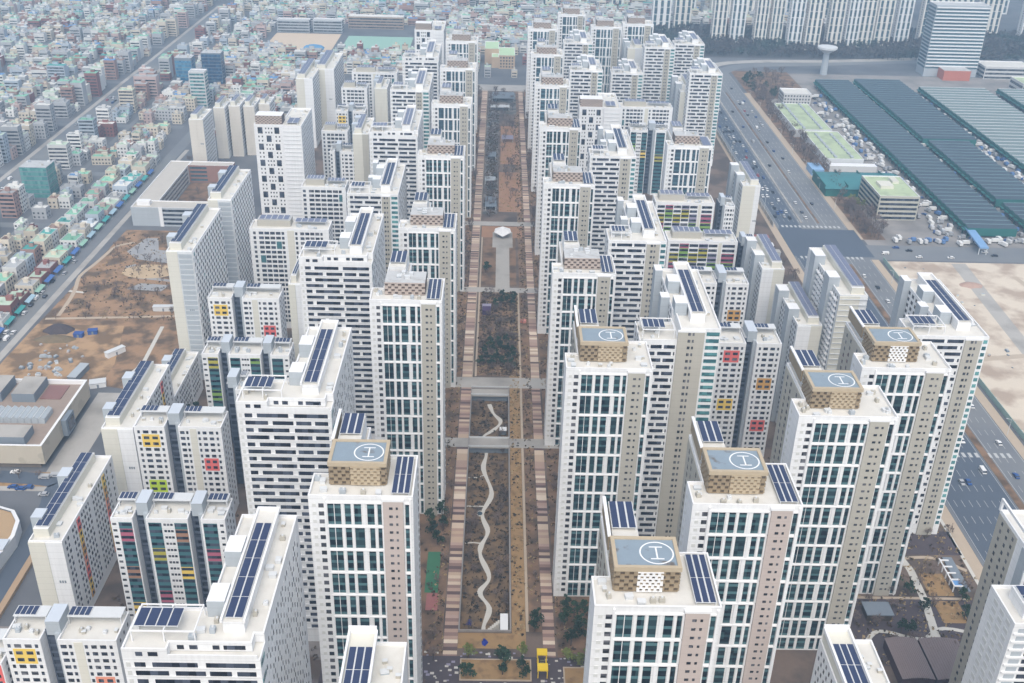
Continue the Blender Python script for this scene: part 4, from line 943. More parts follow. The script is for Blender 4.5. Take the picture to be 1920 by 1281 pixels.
# ------------------------------------------------------------------ market on the right
SHED = mat('slate_teal_shed_roof', (.05, .072, .095), rough=.55, var=.1, scale=.05, spec=.4)
SHEDR = mat('shed_ridge', (.16, .24, .28), rough=.6, var=.08)
TEALD = mat('teal_green_fascia', (.015, .13, .12), rough=.6, var=.12); TEALL = mat('pale_teal_shed_roof', (.165, .215, .22), rough=.7, var=.1, scale=.1)
def shed(x0, x1, y0, y1, label, rm=SHED, rr=SHEDR, bay=8.2, h=8.4):
    t = thing('market_shed', label, 'shed', (x0, y0, 0), 'long ribbed market sheds'); W, L = x1-x0, y1-y0; n = int(L/bay); bay = L/n
    m = MB(); g = MB(); f = MB()
    for k in range(n):
        a = k*bay; 
        m.face([(0,a,h-.9),(W,a,h-.9),(W,a+bay*.72,h),(0,a+bay*.72,h)]); m.face([(0,a+bay*.72,h),(W,a+bay*.72,h),(W,a+bay,h-.9),(0,a+bay,h-.9)])
        g.box(.2, W-.2, a+bay*.72-.35, a+bay*.72+.35, h, h+.35, 0, skip='b')
        f.face([(0,a,h-2.6),(0,a,h-.9),(0,a+bay*.72,h),(0,a+bay,h-.9),(0,a+bay,h-2.6)])
        f.face([(W,a+bay,h-2.6),(W,a+bay,h-.9),(W,a+bay*.72,h),(W,a,h-.9),(W,a,h-2.6)])
        f.box(.1, .6, a, a+.8, 0, h-2.6, 0, skip='tb'); f.box(-2.2, 0, a+1.5, a+bay-1.2, h-3.4, h-2.9, 0)
    f.face([(0,0,1.5),(W,0,1.5),(W,0,h-.9),(0,0,h-.9)]); f.face([(W,L,1.5),(0,L,1.5),(0,L,h-.9),(W,L,h-.9)])
    m.build('roof', rm, t); g.build('ridge_vent', rr, t); f.build('side_frame', TEALD, t)
    i_ = MB(); i_.box(3, W-3, 3, L-3, 0, h-2.8, 0, skip='b'); i_.build('stall_hall', mat('dark_stall_interior', (.06, .07, .075), var=.3, scale=.5), t)
shed(341, 377, 708, 1133, 'longest dark slate market shed, nearest the highway')
shed(385, 434, 926, 1139, 'dark slate market shed at the far end of the second row')
shed(387, 424, 770, 920, 'dark slate market shed in the middle of the second row')
shed(388, 436, 620, 762, 'dark slate market shed at the near end of the second row')
shed(446, 516, 852, 1112, 'wide pale teal market shed at the right edge of the market', TEALL, PALE, 10)
shed(530, 600, 900, 1112, 'farther pale teal market shed behind the wide one', TEALL, PALE, 10)
LGR = mat('lime_pale_roof', (.44, .52, .34), var=.08, scale=.08, blot=((.36, .43, .29), .1, .5, .6))
t = Bld('market_hall', 'long pale lime flat roofed halls with dark skylight rows beside the highway', 'hall', 274, 862, None)
for x0, x1, y0, y1 in ((0, 34, 84, 174), (6, 38, 0, 80)):
    q = [(x0,y0),(x1,y0),(x1,y1),(x0,y1)]; m = MB(); m.prism(q, 0, 7.5, 0, cap=False); t.part(m, 'wall', PALE); t.roof(q, 7.5, LGR, .5)
    m = MB()
    for xx in (x0+9, x1-9):
        for k in range(int((y1-y0)/9)): m.box(xx-1, xx+1, y0+3+k*9, y0+9+k*9, 7, 8.3, 0, skip='b')
    t.part(m, 'skylight', SLATEL)
t.flush()
m = MB(); m.box(280, 320, 850, 858, 0, 5, 0, top=1); tag(m.build('canopy_hall', [WSC, PURE]), 'white flat canopy building at the near end of the lime roofs', 'hall')
t = thing('teal_hall', 'teal hall with arched ribbed roof behind the market office', 'hall', (259, 788, 0))
m = MB(); N = 10
for k in range(N):
    y0_, y1_ = 42*k/N, 42*(k+1)/N; f_ = lambda y: 6.5+3.2*math.sin(math.pi*y/42)
    m.face([(0,y0_,f_(y0_)),(66,y0_,f_(y0_)),(66,y1_,f_(y1_)),(0,y1_,f_(y1_))], 0)
for k in range(12): m.box(k*6, k*6+.5, 2, 40, 6.2, 7.6+1.6, 1, skip='b') if k % 3 == 0 else None
m.build('roof', [mat('teal_metal_roof', (.05, .20, .22), rough=.6, var=.08), TEALD], t); m = MB(); m.box(1, 65, 1, 41, 0, 6.4, 0, skip='b'); m.build('wall', TEALD, t)
B = block('market_office', 'five storey beige market office with lime roof, beside the teal hall', 'office', 285, 315, 740, 786, 19, mat('office_beige', (.46, .45, .39), var=.05), LGR, 5, wmat=RIB)
m = MB(); m.box(6, 16, 18, 30, 18, 20.5, 0, skip='b'); m.box(19, 24, 30, 40, 18, 20, 0, skip='b'); B.part(m, 'penthouse', CREAM)
m = MB(); m.box(262, 272, 838, 856, 0, 5.5, 0); tag(m.build('storage_shed', mat('sky_blue_metal', (.25, .42, .66), rough=.6, var=.08)), 'light blue metal shed beside the near end of the lime roofs', 'shed')
m = MB(); m.box(0, 6, 0, 44, 5, 6.2, 0); [m.box(a, a+.5, b_, b_+.5, 0, 5, 1) for a in (.2, 5.3) for b_ in (1, 21, 42)]
o = m.build('walkway_canopy', [mat('blue_canopy', (.20, .36, .60), rough=.5), PALE], None, (337, 676, 0)); o.rotation_euler.z = R(-6); tag(o, 'long blue canopy at the market entrance on the cross road', 'canopy')
block('gatehouse', 'small white building by the grove at the far end of the market yard', 'building', 290, 318, 1060, 1082, 11, WSC, ROOF, 3, band=False)
B = block('office_tower', 'curved slab office tower with blue glass bands over a red base', 'office tower', 480, 540, 1192, 1216, 78, SLATEL, ROOFG, 0)
for k in range(18):
    z = 9+k*3.75; B.win('F', 0, .5, 59.5, z, z+2.1, GLZF); B.win('F', -.09, .5, 59.5, z+2.1, z+3.4, PURE, .5); B.win('L', 0, .5, 23, z, z+2.1, GLZF)
B.flush(100)
m = MB(); m.box(16, 46, -18, 0, 0, 11, 0, top=1); B.part(m, 'red_base', [mat('red_tile_base', (.50, .16, .10), var=.06), ROOFG])
block('market_annex', 'low white annex with flat roof right of the office tower', 'building', 546, 600, 1185, 1215, 14, WSC, ROOF, 3)
block('market_annex', 'long white hall with pale lime roof beyond the pale teal sheds', 'building', 560, 680, 1118, 1150, 12, WSC, LGR, 2)
t = thing('observation_tower', 'pale funnel shaped tower with wide flat top beside the market yard', 'tower', (366, 1189, 0))
m = MB(); m.tube((0,0,0), (0,0,24), 4, 3.2, 10); m.build('stem', SLATEL, t); m = MB(); m.tube((0,0,24), (0,0,29), 3.4, 11, 16); m.tube((0,0,29), (0,0,31), 11, 11, 16); m.build('head', PALE, t)

# far apartment rows
FARA = mat('far_cream_apartment', (.78, .75, .70), var=.05, streak=.1); FARB = mat('far_white_apartment', (.80, .80, .80), var=.05, streak=.1)
def far_apartment(x, y, W, D, h, label, m_):
    B = Bld('far_apartment', label, 'apartment block', x, y, 'pale apartment rows beyond the wood', True)
    B.body([(0,0),(W,0),(W,D),(0,D)], h, m_, ROOFG)
    n = max(3, int(W/6.5))
    for i in range(n):
        a = W*(i+.26)/n; c = W*(i+.74)/n
        for k in range(int(h/9)): B.win('F', 0, a, c-.3*(k % 2), 2+k*9, 10.2+k*9, GLZF)
    f = MB()
    for i in range(n+1): f.box(max(0, W*i/n-.9), min(W, W*i/n+.9), -.6, 0, 0, h+.5, 0, skip='k')
    for i in range(n): f.box(W*(i+.2)/n, W*(i+.5)/n, 2, D-2, h-1, h+4, 0, skip='b')
    B.part(f, 'facade_fin', m_)
    for k in range(int(h/3)): B.win('L', 0, D*.35, D*.55, 1.5+k*3, 2.8+k*3, SML)
    B.flush(0)
fa = [(199,1412,24),(229,1420,22),(266,1345,17),(288,1343,18),(316,1332,15),(335,1330,15),(354,1316,17),(374,1310,18),(404,1322,18),(428,1328,16),(446,1334,18),(470,1345,20),(498,1352,18),(540,1380,30),(580,1400,30),
      (240,1500,30),(290,1490,26),(330,1480,30),(380,1470,28),(430,1480,26),(478,1490,30),(530,1500,28),(590,1500,30),(640,1440,28),(690,1420,30),(740,1460,30),(160,1560,24),(120,1580,22),(60,1560,20),(640,1560,30),(710,1580,30)]
for i, (x, y, W) in enumerate(fa):
    row = 'front row' if y < 1440 else 'back row'
    tone = 'white' if i % 3 == 0 else 'cream'; place = ('at top centre beyond the park', 'behind the far towers', 'above the slip road', 'above the grove', 'left of the office tower', 'right of the office tower')[min(5, 0 if x < 190 else 1+int((x-190)/85))]
    far_apartment(x, y, W, 13, 66+(i*37 % 17) if x > 190 else 38, f'{"narrow" if W < 19 else "wide"} {tone} striped apartment block, {row} {place}', FARB if i % 3 == 0 else FARA)

far_apartment(-600, 1478, 44, 14, 34, 'pale yellow apartment block at the very top left beyond the houses', FARA); far_apartment(-520, 1500, 30, 14, 30, 'small pale apartment block right of the pale yellow one at the top left', FARB)
# ================================================================== LOW-RISE DISTRICT
cm = SC.camera.matrix_world.inverted()
def to_px(x, y, z=0):
    v = cm @ Vector((x, y, z))
    return (960+1978*v.x/-v.z, 640.5-1978*v.y/-v.z, -v.z)
def in_view(x, y, z=0, mrg=40):
    p = to_px(x, y, z); return -mrg < p[0] < 1920+mrg and -mrg < p[1] < 1281+mrg
HW = {n: mat('house_wall_'+n.replace(' ', '_'), c, var=.08, rnd=.15) for n, c in (('white', (.66,.66,.65)), ('grey', (.42,.43,.45)), ('cream', (.60,.54,.45)), ('pink brick', (.36,.23,.20)), ('red brick', (.25,.11,.10)), ('pale blue', (.42,.48,.55)))}
HR = {n: mat('house_roof_'+n.replace(' ', '_'), c, var=.15, scale=.2, rnd=.2) for n, c in (('mint green', (.23,.47,.35)), ('pale green', (.42,.52,.42)), ('grey', (.36,.37,.38)), ('white', (.62,.62,.60)), ('brown', (.26,.18,.15)), ('teal', (.08,.32,.30)), ('blue', (.12,.26,.50)))}
HW['dusty rose'] = mat('house_wall_dusty_rose', (.50,.38,.36), var=.08, rnd=.15)
HR_ = list(HR); HW_ = list(HW)
def house_parts(w_, d_, h, rng, tall):
    hr_top = rng.choice((0, 1, 1))
    wl, rf, wn = MB(), MB(), MB(); P = [(-w_/2,-d_/2),(w_/2,-d_/2),(w_/2,d_/2),(-w_/2,d_/2)]
    wl.prism(P, 0, h, 0, cap=False); q = inset(P, .3)
    for i in range(4):
        j = (i+1) % 4; wl.face([(*P[i],h),(*P[j],h),(*q[j],h),(*q[i],h)]); wl.face([(*q[i],h),(*q[j],h),(*q[j],h-.6),(*q[i],h-.6)])
    rf.face([(p[0],p[1],h-.6) for p in q])
    sx = rng.uniform(-w_*.25, w_*.1); sy = rng.uniform(-d_*.1, d_*.25); rf.box(sx, sx+w_*.3, sy, sy+d_*.25, h-.6, h+2.1, 1, skip='b', top=hr_top)
    if rng.random() < .6: rf.tube((-sx*.8, -sy*.8-1, h-.6), (-sx*.8, -sy*.8-1, h+.9), .7, .7, 6)
    nf = max(1, int(h/3))
    for k in range(nf):
        z = .9+k*3
        if z+1.5 > h-.4: break
        if tall: pane(wn, 'F', -d_/2, -w_/2+.5, w_/2-.5, z, z+1.4, .07, 0)
        else:
            n = max(2, int(w_/2.6))
            for i in range(n): pane(wn, 'F', -d_/2, -w_/2+.6+i*(w_-.6)/n, -w_/2+.6+i*(w_-.6)/n+1.3, z, z+1.3, .07, 0)
        n = max(2, int(d_/3))
        for i in range(n): pane(wn, 'R', w_/2, -d_/2+.6+i*(d_-.6)/n, -d_/2+.6+i*(d_-.6)/n+1.2, z, z+1.3, .07, 0)
    return wl, rf, wn
houses = []; rng = random.Random(21)
def free(x, y, r):
    for x0, x1, y0, y1 in ((-276, -160, 0, 705), (-390, -360, 0, 2000), (-258, -184, 690, 905), (-310, -262, 495, 845), (-284, -262, 0, 1000), (-176, 262, 0, 1130), (-330, -280, 1064, 1104), (-296, -274, 996, 1016), (-355, -328, 744, 768), (-395, -372, 624, 646),
            (-282, -100, 1236, 1392), (-20, 24, 1150, 1245), (-230, -196, 1218, 1244), (24, 262, 1130, 1190), (200, 900, 0, 1290), (190, 340, 1290, 1450), (340, 900, 1290, 1440), (-176, -140, 870, 985)):
        if x0-r < x < x1+r and y0-r < y < y1+r: return False
    for yy in (564, 694, 804, 934, 1084, 1244, 1404):
        if x < -284 and abs(y-yy) < 5+r: return False
    for xx in (-332, -440, -520, -620):
        if abs(x-xx) < 1.2+r: return False
    return True
y = 430
while y < 1760:
    pitch = 10.8 if y < 1100 else 11.8
    x = -780 + rng.uniform(0, 8)
    while x < 520:
        w_ = rng.choices((rng.uniform(5.5, 9), rng.uniform(8, 12.5), rng.uniform(13, 19)), (5, 5, 1.4))[0]; d_ = rng.uniform(6.5, 9.8)
        cx, cy = x+rng.uniform(-1, 1), y+rng.uniform(-1.5, 1.5)
        r = rng.random(); h = rng.uniform(4.5, 10) if r < .78 else rng.uniform(10, 15)
        if min(abs(cx+394), abs(cx+356)) < 12 and r > .35: h = rng.uniform(12, 24); w_ = max(w_, 9)*1.2; d_ *= 1.1
        if y > 1500 and -60 < x < 300 and r < .5: pass
        elif free(cx, cy, max(w_, d_)/2) and in_view(cx, cy, 8): houses.append((cx, cy, w_, d_, h))
        x += w_+rng.uniform(.3, 1.9)
    y += pitch
# long market-street terraces with mint roofs along the left street
for k in range(24): houses.append((-287+k*.22+rng.uniform(-.6,.6), 500+k*14.5+rng.uniform(-1,1), rng.uniform(9, 12.5), rng.uniform(10, 13.8), rng.uniform(4.5, 9)))
for k in range(24): houses.append((-302+k*.2+rng.uniform(-1,1), 505+k*14.2+rng.uniform(-1,1), rng.uniform(8, 11), rng.uniform(9, 13), rng.uniform(5, 12)))
houses.sort(key=lambda t: (t[0]**2+t[1]**2))
far = []; nh = 0
def zone(x, y):
    if x > -300: a = 'on the market street'
    elif x > -366: a = 'east of the boulevard'
    elif x > -440: a = 'west of the boulevard'
    else: a = 'far left'
    if x > -262: a = 'behind the left estate'
    b_ = 'beside the brown park' if y < 640 else 'near the school' if y < 760 else 'by the old slabs' if y < 900 else 'before the blue offices' if y < 1070 else 'beyond the blue offices'
    return a+' '+b_
for hx, hy, w_, d_, h in houses:
    wn_ = rng.choices(HW_, (4, 3.6, 4, 1.8, 1.1, 1.5, 1.8))[0]; rn_ = rng.choices(HR_, (2.6, 3.5, 4, 3.5, 1.4, .8, .5) if hy < 900 else (1.6, 2.8, 4.6, 3, 1.4, .7, .6))[0]
    if hx > -315 and hy < 850: rn_ = rng.choices(HR_, (4, 4, 1.6, 1.5, .6, 1.6, .6))[0]
    hr = random.Random(int(hx*13+hy)); rz = rng.uniform(-.05, .05)
    if nh < 300:
        nh += 1; wl, rf, wn = house_parts(w_, d_, h, hr, h > 13)
        o = wl.build('house', HW[wn_], None, (hx, hy, 0)); o.rotation_euler.z = rz
        st = {1: 'one', 2: 'two', 3: 'three', 4: 'four', 5: 'five'}.get(int(h/3), 'many')
        z_ = zone(hx, hy); tag(o, f'{st}-storey {wn_} house with {rn_} roof {z_}', 'house', f'{st}-storey {wn_} houses with {rn_} roof {z_}')
        rf.build('roof', [HR[rn_], HW[wn_]], o); stuff(wn.build('window', SML, o))
    else: far.append((hx, hy, w_, d_, h, wn_, rn_, hr, rz))
fm = MB(); fmats = [HW[n] for n in HW_]+[HR[n] for n in HR_]+[SML]
for hx, hy, w_, d_, h, wn_, rn_, hr, rz in far:
    wi, ri = HW_.index(wn_), len(HW_)+HR_.index(rn_)
    fm.box(hx-w_/2, hx+w_/2, hy-d_/2, hy+d_/2, 0, h, wi, skip='bk', top=ri); sx = hx+hr.uniform(-.3, .05)*w_; sy = hy+hr.uniform(-.1, .2)*d_
    fm.box(sx, sx+w_*.3, sy, sy+d_*.3, h, h+2.4, wi, skip='bk', top=ri)
    for k in range(int((h-1)/3)): pane(fm, 'F', hy-d_/2, hx-w_/2+.7, hx+w_/2-.7, .9+k*3, 2.2+k*3, .08, len(fmats)-1)
stuff(tag(fm.build('far_houses', fmats), 'dense far low houses with mixed roofs filling the upper left', 'houses'))

# ================================================================== VEGETATION
BARK = mat('bark', (.12, .09, .075), var=.15, scale=2); TWIG = mat('bare_twigs', (.155, .115, .10), var=.2, scale=.6, rnd=.25)
PINE = mat('pine_needles', (.028, .060, .030), var=.3, scale=.8, rnd=.3); PINEY = mat('yellow_green_foliage', (.16, .19, .05), var=.25, scale=.8, rnd=.2); SHRUB = mat('dark_shrub', (.055, .045, .035), var=.3, scale=.8, rnd=.4); SHRUBG = mat('green_shrub', (.05, .07, .035), var=.3, scale=.8, rnd=.3)
def leafcloud(b, rng, c, r, n, s_, squash=1.0):
    for k in range(n):
        v = Vector((rng.gauss(0,1), rng.gauss(0,1), rng.gauss(0,1))).normalized()*r*(rng.random()**.45); v.z *= squash
        p = Vector(c)+v; a = Vector((rng.gauss(0,1), rng.gauss(0,1), rng.gauss(0,.8))).normalized(); t = a.orthogonal().normalized(); bt = a.cross(t)
        e = s_*rng.uniform(.6, 1.3); b.face([p-t*e-bt*e*.6, p+t*e-bt*e*.5, p+t*e*.8+bt*e*.6, p-t*e*.7+bt*e*.7])
def tree_data(kind, seed):
    rng = random.Random(seed); tk, cr = MB(), MB()
    if kind == 'pine':
        H_ = rng.uniform(6, 8); tk.tube((0,0,0), (.2,0,H_*.75), .22, .08, 6)
        for k in range(9):
            z = H_*(.42+.065*k); rr = 2.2*(1-k/10)+.5; a = rng.uniform(0, 6.28)
            tk.tube((.1,0,z-.6), (rr*.6*math.cos(a), rr*.6*math.sin(a), z), .07, .03, 4)
            leafcloud(cr, rng, (rr*.55*math.cos(a), rr*.55*math.sin(a), z), rr*.62, 30, .34, .5)
    else:
        H_ = rng.uniform(6, 8.5); tk.tube((0,0,0), (.1,.1,H_*.45), .2, .13, 6)
        for k in range(9):
            a = k*2.4+rng.uniform(-.4, .4); r_ = rng.uniform(1.2, 2.3); z = H_*rng.uniform(.6, .98); p = (r_*math.cos(a), r_*math.sin(a), z)
            tk.tube((.1,.1,H_*rng.uniform(.3,.45)), p, .09, .025, 4)
            for j in range(26):
                q = Vector(p)+Vector((rng.gauss(0,.7), rng.gauss(0,.7), rng.gauss(.2,.7))); d_ = (q-Vector(p)); e = Vector((rng.gauss(0,.05), rng.gauss(0,.05), rng.gauss(0,.05)))
                sd = d_.cross(Vector((0,0,1))); sd = sd.normalized()*.07 if sd.length > 1e-4 else Vector((.07,0,0))
                cr.face([Vector(p)-sd, Vector(p)+sd, q+sd*.6+e, q-sd*.6])
    return tk.mesh('trunk', BARK), cr
TREES = {}
for kind, mt in (('pine', PINE), ('bare', TWIG), ('yellow', PINEY)):
    TREES[kind] = []
    for i in range(3):
        tm, cr = tree_data('pine' if kind == 'yellow' else kind, 40+i*7+len(kind)); TREES[kind].append((tm, cr.mesh('crown', mt)))
protos = {}
BARE = []
def tree(kind, x, y, s_, label, group, z=0):
    if kind == 'bare': BARE.append((x, y, s_, label, group, z))
    else: plant(kind, x, y, s_, label, group, z)
def plant_bare():
    """the 290 nearest bare trees are things; the far rest, a few pixels each, are one mass"""
    BARE.sort(key=lambda t: t[0]**2+t[1]**2); b = MB()
    for x, y, s_, label, group, z in BARE[:290]: plant('bare', x, y, s_, label, group, z)
    for x, y, s_, label, group, z in BARE[290:]:
        tm, cr = TREES['bare'][rngT.randrange(3)]; a = rngT.uniform(0, 6.28); ca, sa = math.cos(a)*s_, math.sin(a)*s_
        for me, k in ((tm, 0), (cr, 1)):
            vs = [(x+v.co.x*ca-v.co.y*sa, y+v.co.x*sa+v.co.y*ca, z+v.co.z*s_) for v in me.vertices]
            for p in me.polygons: b.face([vs[i] for i in p.vertices], k)
    if b.f: stuff(tag(b.build('bare_trees', [BARK, TWIG]), 'far bare trees of the highway belt, groves and far park', 'trees'))
def plant(kind, x, y, s_, label, group, z=0):
    i = rngT.randrange(3); key = (kind, i)
    nm = {'pine': 'pine_tree', 'bare': 'bare_tree', 'yellow': 'evergreen_tree'}[kind]
    r = link(nm, None, None, (x, y, z)); r.scale = (s_, s_, s_*rngT.uniform(.85, 1.15)); r.rotation_euler.z = rngT.uniform(0, 6.28); tag(r, label, 'tree', group)
    link('trunk', TREES[kind][i][0], r); link('crown', TREES[kind][i][1], r)
rngT = random.Random(33)
# pines: dark clump in the mid park, at tower feet and round the plaza
for x, y in [(-7,506),(-4,510),(-1,504),(2,509),(5,505),(8,511),(10,504),(-5,517),(0,519),(4,522),(8,520),(11,516),(-2,527),(3,530),(7,531)]: tree('pine', x, y, 1.0, 'dark pine in the dense clump before the far footbridge', 'pines of the park clump')
for x, y in [(1,578),(4,582),(8,585),(11,580),(12,590),(5,592),(-6,630),(-5,634)]: tree('pine', x, y, 1.0, 'dark pine by the pale plaza in the middle of the park', 'pines by the pale plaza')
for x, y in [(-22,352),(-24,358),(-20,362),(-26,366),(-21,371),(-23,377)]: tree('pine', x, y, 1.15, 'dark pine at the foot of the second left park tower', 'pines at the left tower feet')
for x, y in [(30,312),(33,309),(37,311),(41,308),(45,310),(49,307),(53,309),(29,305),(35,303),(34,298),(31,294)]: tree('pine', x, y, 1.15, 'dark pine at the foot of the park-side helipad tower', 'pines at the helipad tower foot')
for x, y in [(17.5,301),(18.5,305),(6.5,284),(5,286.5)]: tree('pine', x, y, 1.1, 'dark pine near the front end of the right boardwalk', 'pines at the front plaza')
tree('yellow', -7, 287, 1.1, 'yellow green pine at the left end of the front lawn', 'yellow green pines'); tree('yellow', 12.5, 287, 1.0, 'yellow green pine on the right of the front lawn', 'yellow green pines')
for x, y in [(29,286),(33,284),(36,286)]: tree('yellow', x, y, 1.0, 'olive pine beside the right planter lawn', 'olive pines')
for x, y in [(163,337),(165,331),(168,325),(171,315),(158,303),(161,302),(189,322),(186,312)]: tree('pine', x, y, 1.0, 'dark pine in the garden below the highway towers', 'pines of the right garden')
for x, y in [(-148,433),(-150,438),(-146,441),(-151,446),(-147,448),(-138,296),(-136,293)]: tree('pine', x, y, 1.3, 'tall dark pine between the left blocks', 'pines between the left blocks')
for x, y in [(-268+i*1.2,588+i*1.0) for i in range(0)]: pass
# bare trees
for k in range(110):
    x, y = rngT.uniform(265, 279), rngT.uniform(700, 1090)
    tree('bare', x, y, rngT.uniform(.9, 1.4), 'bare brown tree in the belt between highway and market', 'bare trees of the highway belt')
for k in range(26): tree('bare', rngT.uniform(268, 320), rngT.uniform(1090, 1180), rngT.uniform(1, 1.5), 'bare tree in the grove inside the curving slip road', 'bare trees of the slip road grove')
for k in range(18): tree('pine', rngT.uniform(256, 290), rngT.uniform(1080, 1165), rngT.uniform(1, 1.5), 'dark evergreen in the grove inside the curving slip road', 'evergreens of the slip road grove')
for k in range(16): tree('bare', rngT.uniform(266, 284), rngT.uniform(712, 760), rngT.uniform(1, 1.5), 'bare purple brown tree left of the market office', 'bare trees by the market office')
for k in range(7): tree('yellow', rngT.uniform(270, 283), rngT.uniform(756, 780), 1.1, 'yellow green tree left of the market office', 'yellow green trees by the market office')
for k in range(30): tree('bare', rngT.uniform(-258, -180), rngT.uniform(552, 680), rngT.uniform(.5, .8), 'small bare sapling on the brown park', 'saplings of the brown park')
for k in range(34): tree('bare', rngT.choice((rngT.uniform(-21,-17.5), rngT.uniform(16.2,20), rngT.uniform(26,32))), rngT.uniform(295, 700), rngT.uniform(.5, .75), 'slender bare sapling beside a boardwalk', 'saplings along the boardwalks')
for k in range(40): tree('bare', rngT.uniform(140, 199), rngT.uniform(290, 372), rngT.uniform(.5, .8), 'bare shrub tree in the garden below the highway towers', 'bare trees of the right garden')
for k in range(26): tree('bare', rngT.uniform(150, 203), rngT.uniform(470, 660), rngT.uniform(.6, .9), 'bare tree on the bare ground between slabs and highway', 'bare trees by the highway slabs')
for k in range(90): tree('bare', rngT.choice((rngT.uniform(-9, 1), rngT.uniform(2, 18))), rngT.uniform(725, 1085), rngT.uniform(.6, 1.0), 'bare tree in the beds of the far half of the park', 'bare trees of the far park')
for k in range(90): tree('bare', rngT.choice((rngT.uniform(-22, -17), rngT.uniform(26, 31))), rngT.uniform(700, 1090), rngT.uniform(.6, 1.0), 'bare tree beside the far stretch of a boardwalk', 'bare trees by the far boardwalks')
for k in range(46): tree('bare', rngT.uniform(-8, 13), rngT.uniform(496, 600), rngT.uniform(.5, .8), 'bare tree in the wooded bed of the mid park', 'bare trees of the mid park')
for k in range(40): tree('bare', rngT.choice((rngT.uniform(-9.5, -5.5), rngT.uniform(2.5, 7.5))), rngT.uniform(303, 470), rngT.uniform(.45, .7), 'bare sapling in the sunken garden', 'saplings of the sunken garden', -4)
for k in range(60): tree('bare', rngT.uniform(-256, -180), rngT.uniform(552, 684), rngT.uniform(.4, .7), 'thin bare sapling on the brown park beside the left street', 'thin saplings of the brown park')
for k in range(30): tree('bare', *rngT.choice(((rngT.uniform(-234, -206), rngT.uniform(716, 784)), (rngT.uniform(-258, -244), rngT.uniform(806, 900)), (rngT.uniform(-240, -190), rngT.uniform(803, 808)))), rngT.uniform(.6, 1.0), 'bare tree in the yards between the school and the old cream slabs', 'bare trees by the school') 
for k in range(9): tree('bare', -278+k*9.2, 394, .6, 'small bare tree in the planted strip before the civic hall', 'trees before the civic hall')
for k in range(22): tree('bare', rngT.uniform(-58, -18), rngT.uniform(262, 300), rngT.uniform(.5, .8), 'bare tree on the purple paving left of the front lawn', 'bare trees of the front plaza')
for k in range(16): tree('bare', rngT.uniform(-135, -60), rngT.uniform(196, 298), rngT.uniform(.6, .9), 'bare tree between the lower left blocks', 'bare trees between the lower left blocks')
for x, y in [(-8.5,278.5),(-6,278),(5.5,279),(12.5,281),(14,278)]: tree('pine', x, y, .95, 'single pine standing in the front planter lawn', 'pines of the front planter')
plant_bare()
# shrubs of the sunken garden and the lawn strip
shm = []
for i in range(4):
    b = MB(); rg = random.Random(i); leafcloud(b, rg, (0,0,.45), .8, 26, .28, .6); shm.append((b.mesh('shrub', SHRUB), ))
def shrub(x, y, z, s_, label, group, gm=None):
    o = link('shrub', rngT.choice(shm)[0], None, (x, y, z)); o.scale = (s_, s_, s_*.9); o.rotation_euler.z = rngT.uniform(0, 6); tag(o, label, 'shrub', group)
for k in range(285):
    y = rngT.uniform(303, 478); x = rngT.uniform(GX0+.6, GX1-.6)
    if abs(x - min(((abs(y-p[1]), p[0]) for p in wind))[1]) < 1.5: continue
    shrub(x, y, -4, rngT.uniform(.45, 1.15), 'low dark shrub in the sunken garden', 'shrubs of the sunken garden')
for k in range(90): shrub(rngT.uniform(9.3, 14), rngT.uniform(295, 480), .05, rngT.uniform(.45, .85), 'low dark shrub on the dry lawn strip', 'shrubs of the dry lawn strip')
gc = MB(); rg = random.Random(8)
for k in range(2600):
    x, y = rg.choice(((rg.uniform(-9, 1), rg.uniform(735, 1080)), (rg.uniform(-60, -17.5), rg.uniform(286, 700)), (rg.uniform(26, 60), rg.uniform(286, 700)), (rg.uniform(-8, 14), rg.uniform(495, 600)), (rg.uniform(130, 200), rg.uniform(286, 420)), (rg.uniform(-170, -60), rg.uniform(240, 420)), (rg.uniform(-8,0), rg.uniform(735,960))))
    leafcloud(gc, rg, (x, y, .4), rg.uniform(.6, 1.5), 6, .5, .5)
gt = MB()
for k in range(2600):
    x, y = rg.choice(((rg.uniform(-22, -16.8), rg.uniform(288, 1000)), (rg.uniform(25.8, 32), rg.uniform(288, 1000)), (rg.uniform(15.8, 20.3), rg.uniform(301, 1000)), (rg.uniform(9.2, 14), rg.uniform(295, 600)), (rg.uniform(-256, -178), rg.uniform(552, 684)), (rg.uniform(-8, 13.5), rg.uniform(496, 600)), (rg.uniform(2, 18), rg.uniform(740, 955)), (rg.uniform(140, 200), rg.uniform(286, 372)), (rg.uniform(140, 200), rg.uniform(286, 372))))
    leafcloud(gt, rg, (x, y, .2), rg.uniform(.4, 1.1), 4, .42, .3)
stuff(tag(gt.build('dry_grass', mat('dry_grass_tufts', (.36, .27, .15), var=.35, scale=.05)), 'dry straw coloured grass tufts in the beds along the boardwalks', 'grass'))
for k in range(1800):
    x, y = rg.choice(((rg.uniform(-22, -16.8), rg.uniform(288, 1000)), (rg.uniform(25.8, 32), rg.uniform(288, 1000)), (rg.uniform(15.8, 20.3), rg.uniform(301, 1000)), (rg.uniform(-8, 13.5), rg.uniform(496, 600)), (rg.uniform(-256, -178), rg.uniform(552, 684))))
    leafcloud(gc, rg, (x, y, .35), rg.uniform(.35, 1.0), 5, .4, .5)
for k in range(700):
    gx, gy = rg.uniform(GX0+.5, GX1-.5), rg.uniform(303, 478)
    if abs(gx - min((abs(gy-p[1]), p[0]) for p in wind)[1]) < 1.9: continue
    leafcloud(gc, rg, (gx, gy, -3.8), rg.uniform(.3, .8), 4, .35, .35)
o = gc.build('ground_cover', mat('winter_ground_cover', (.095, .07, .045), var=.4, scale=.05)); stuff(tag(o, 'dark winter ground cover in the beds between the towers', 'ground cover'))
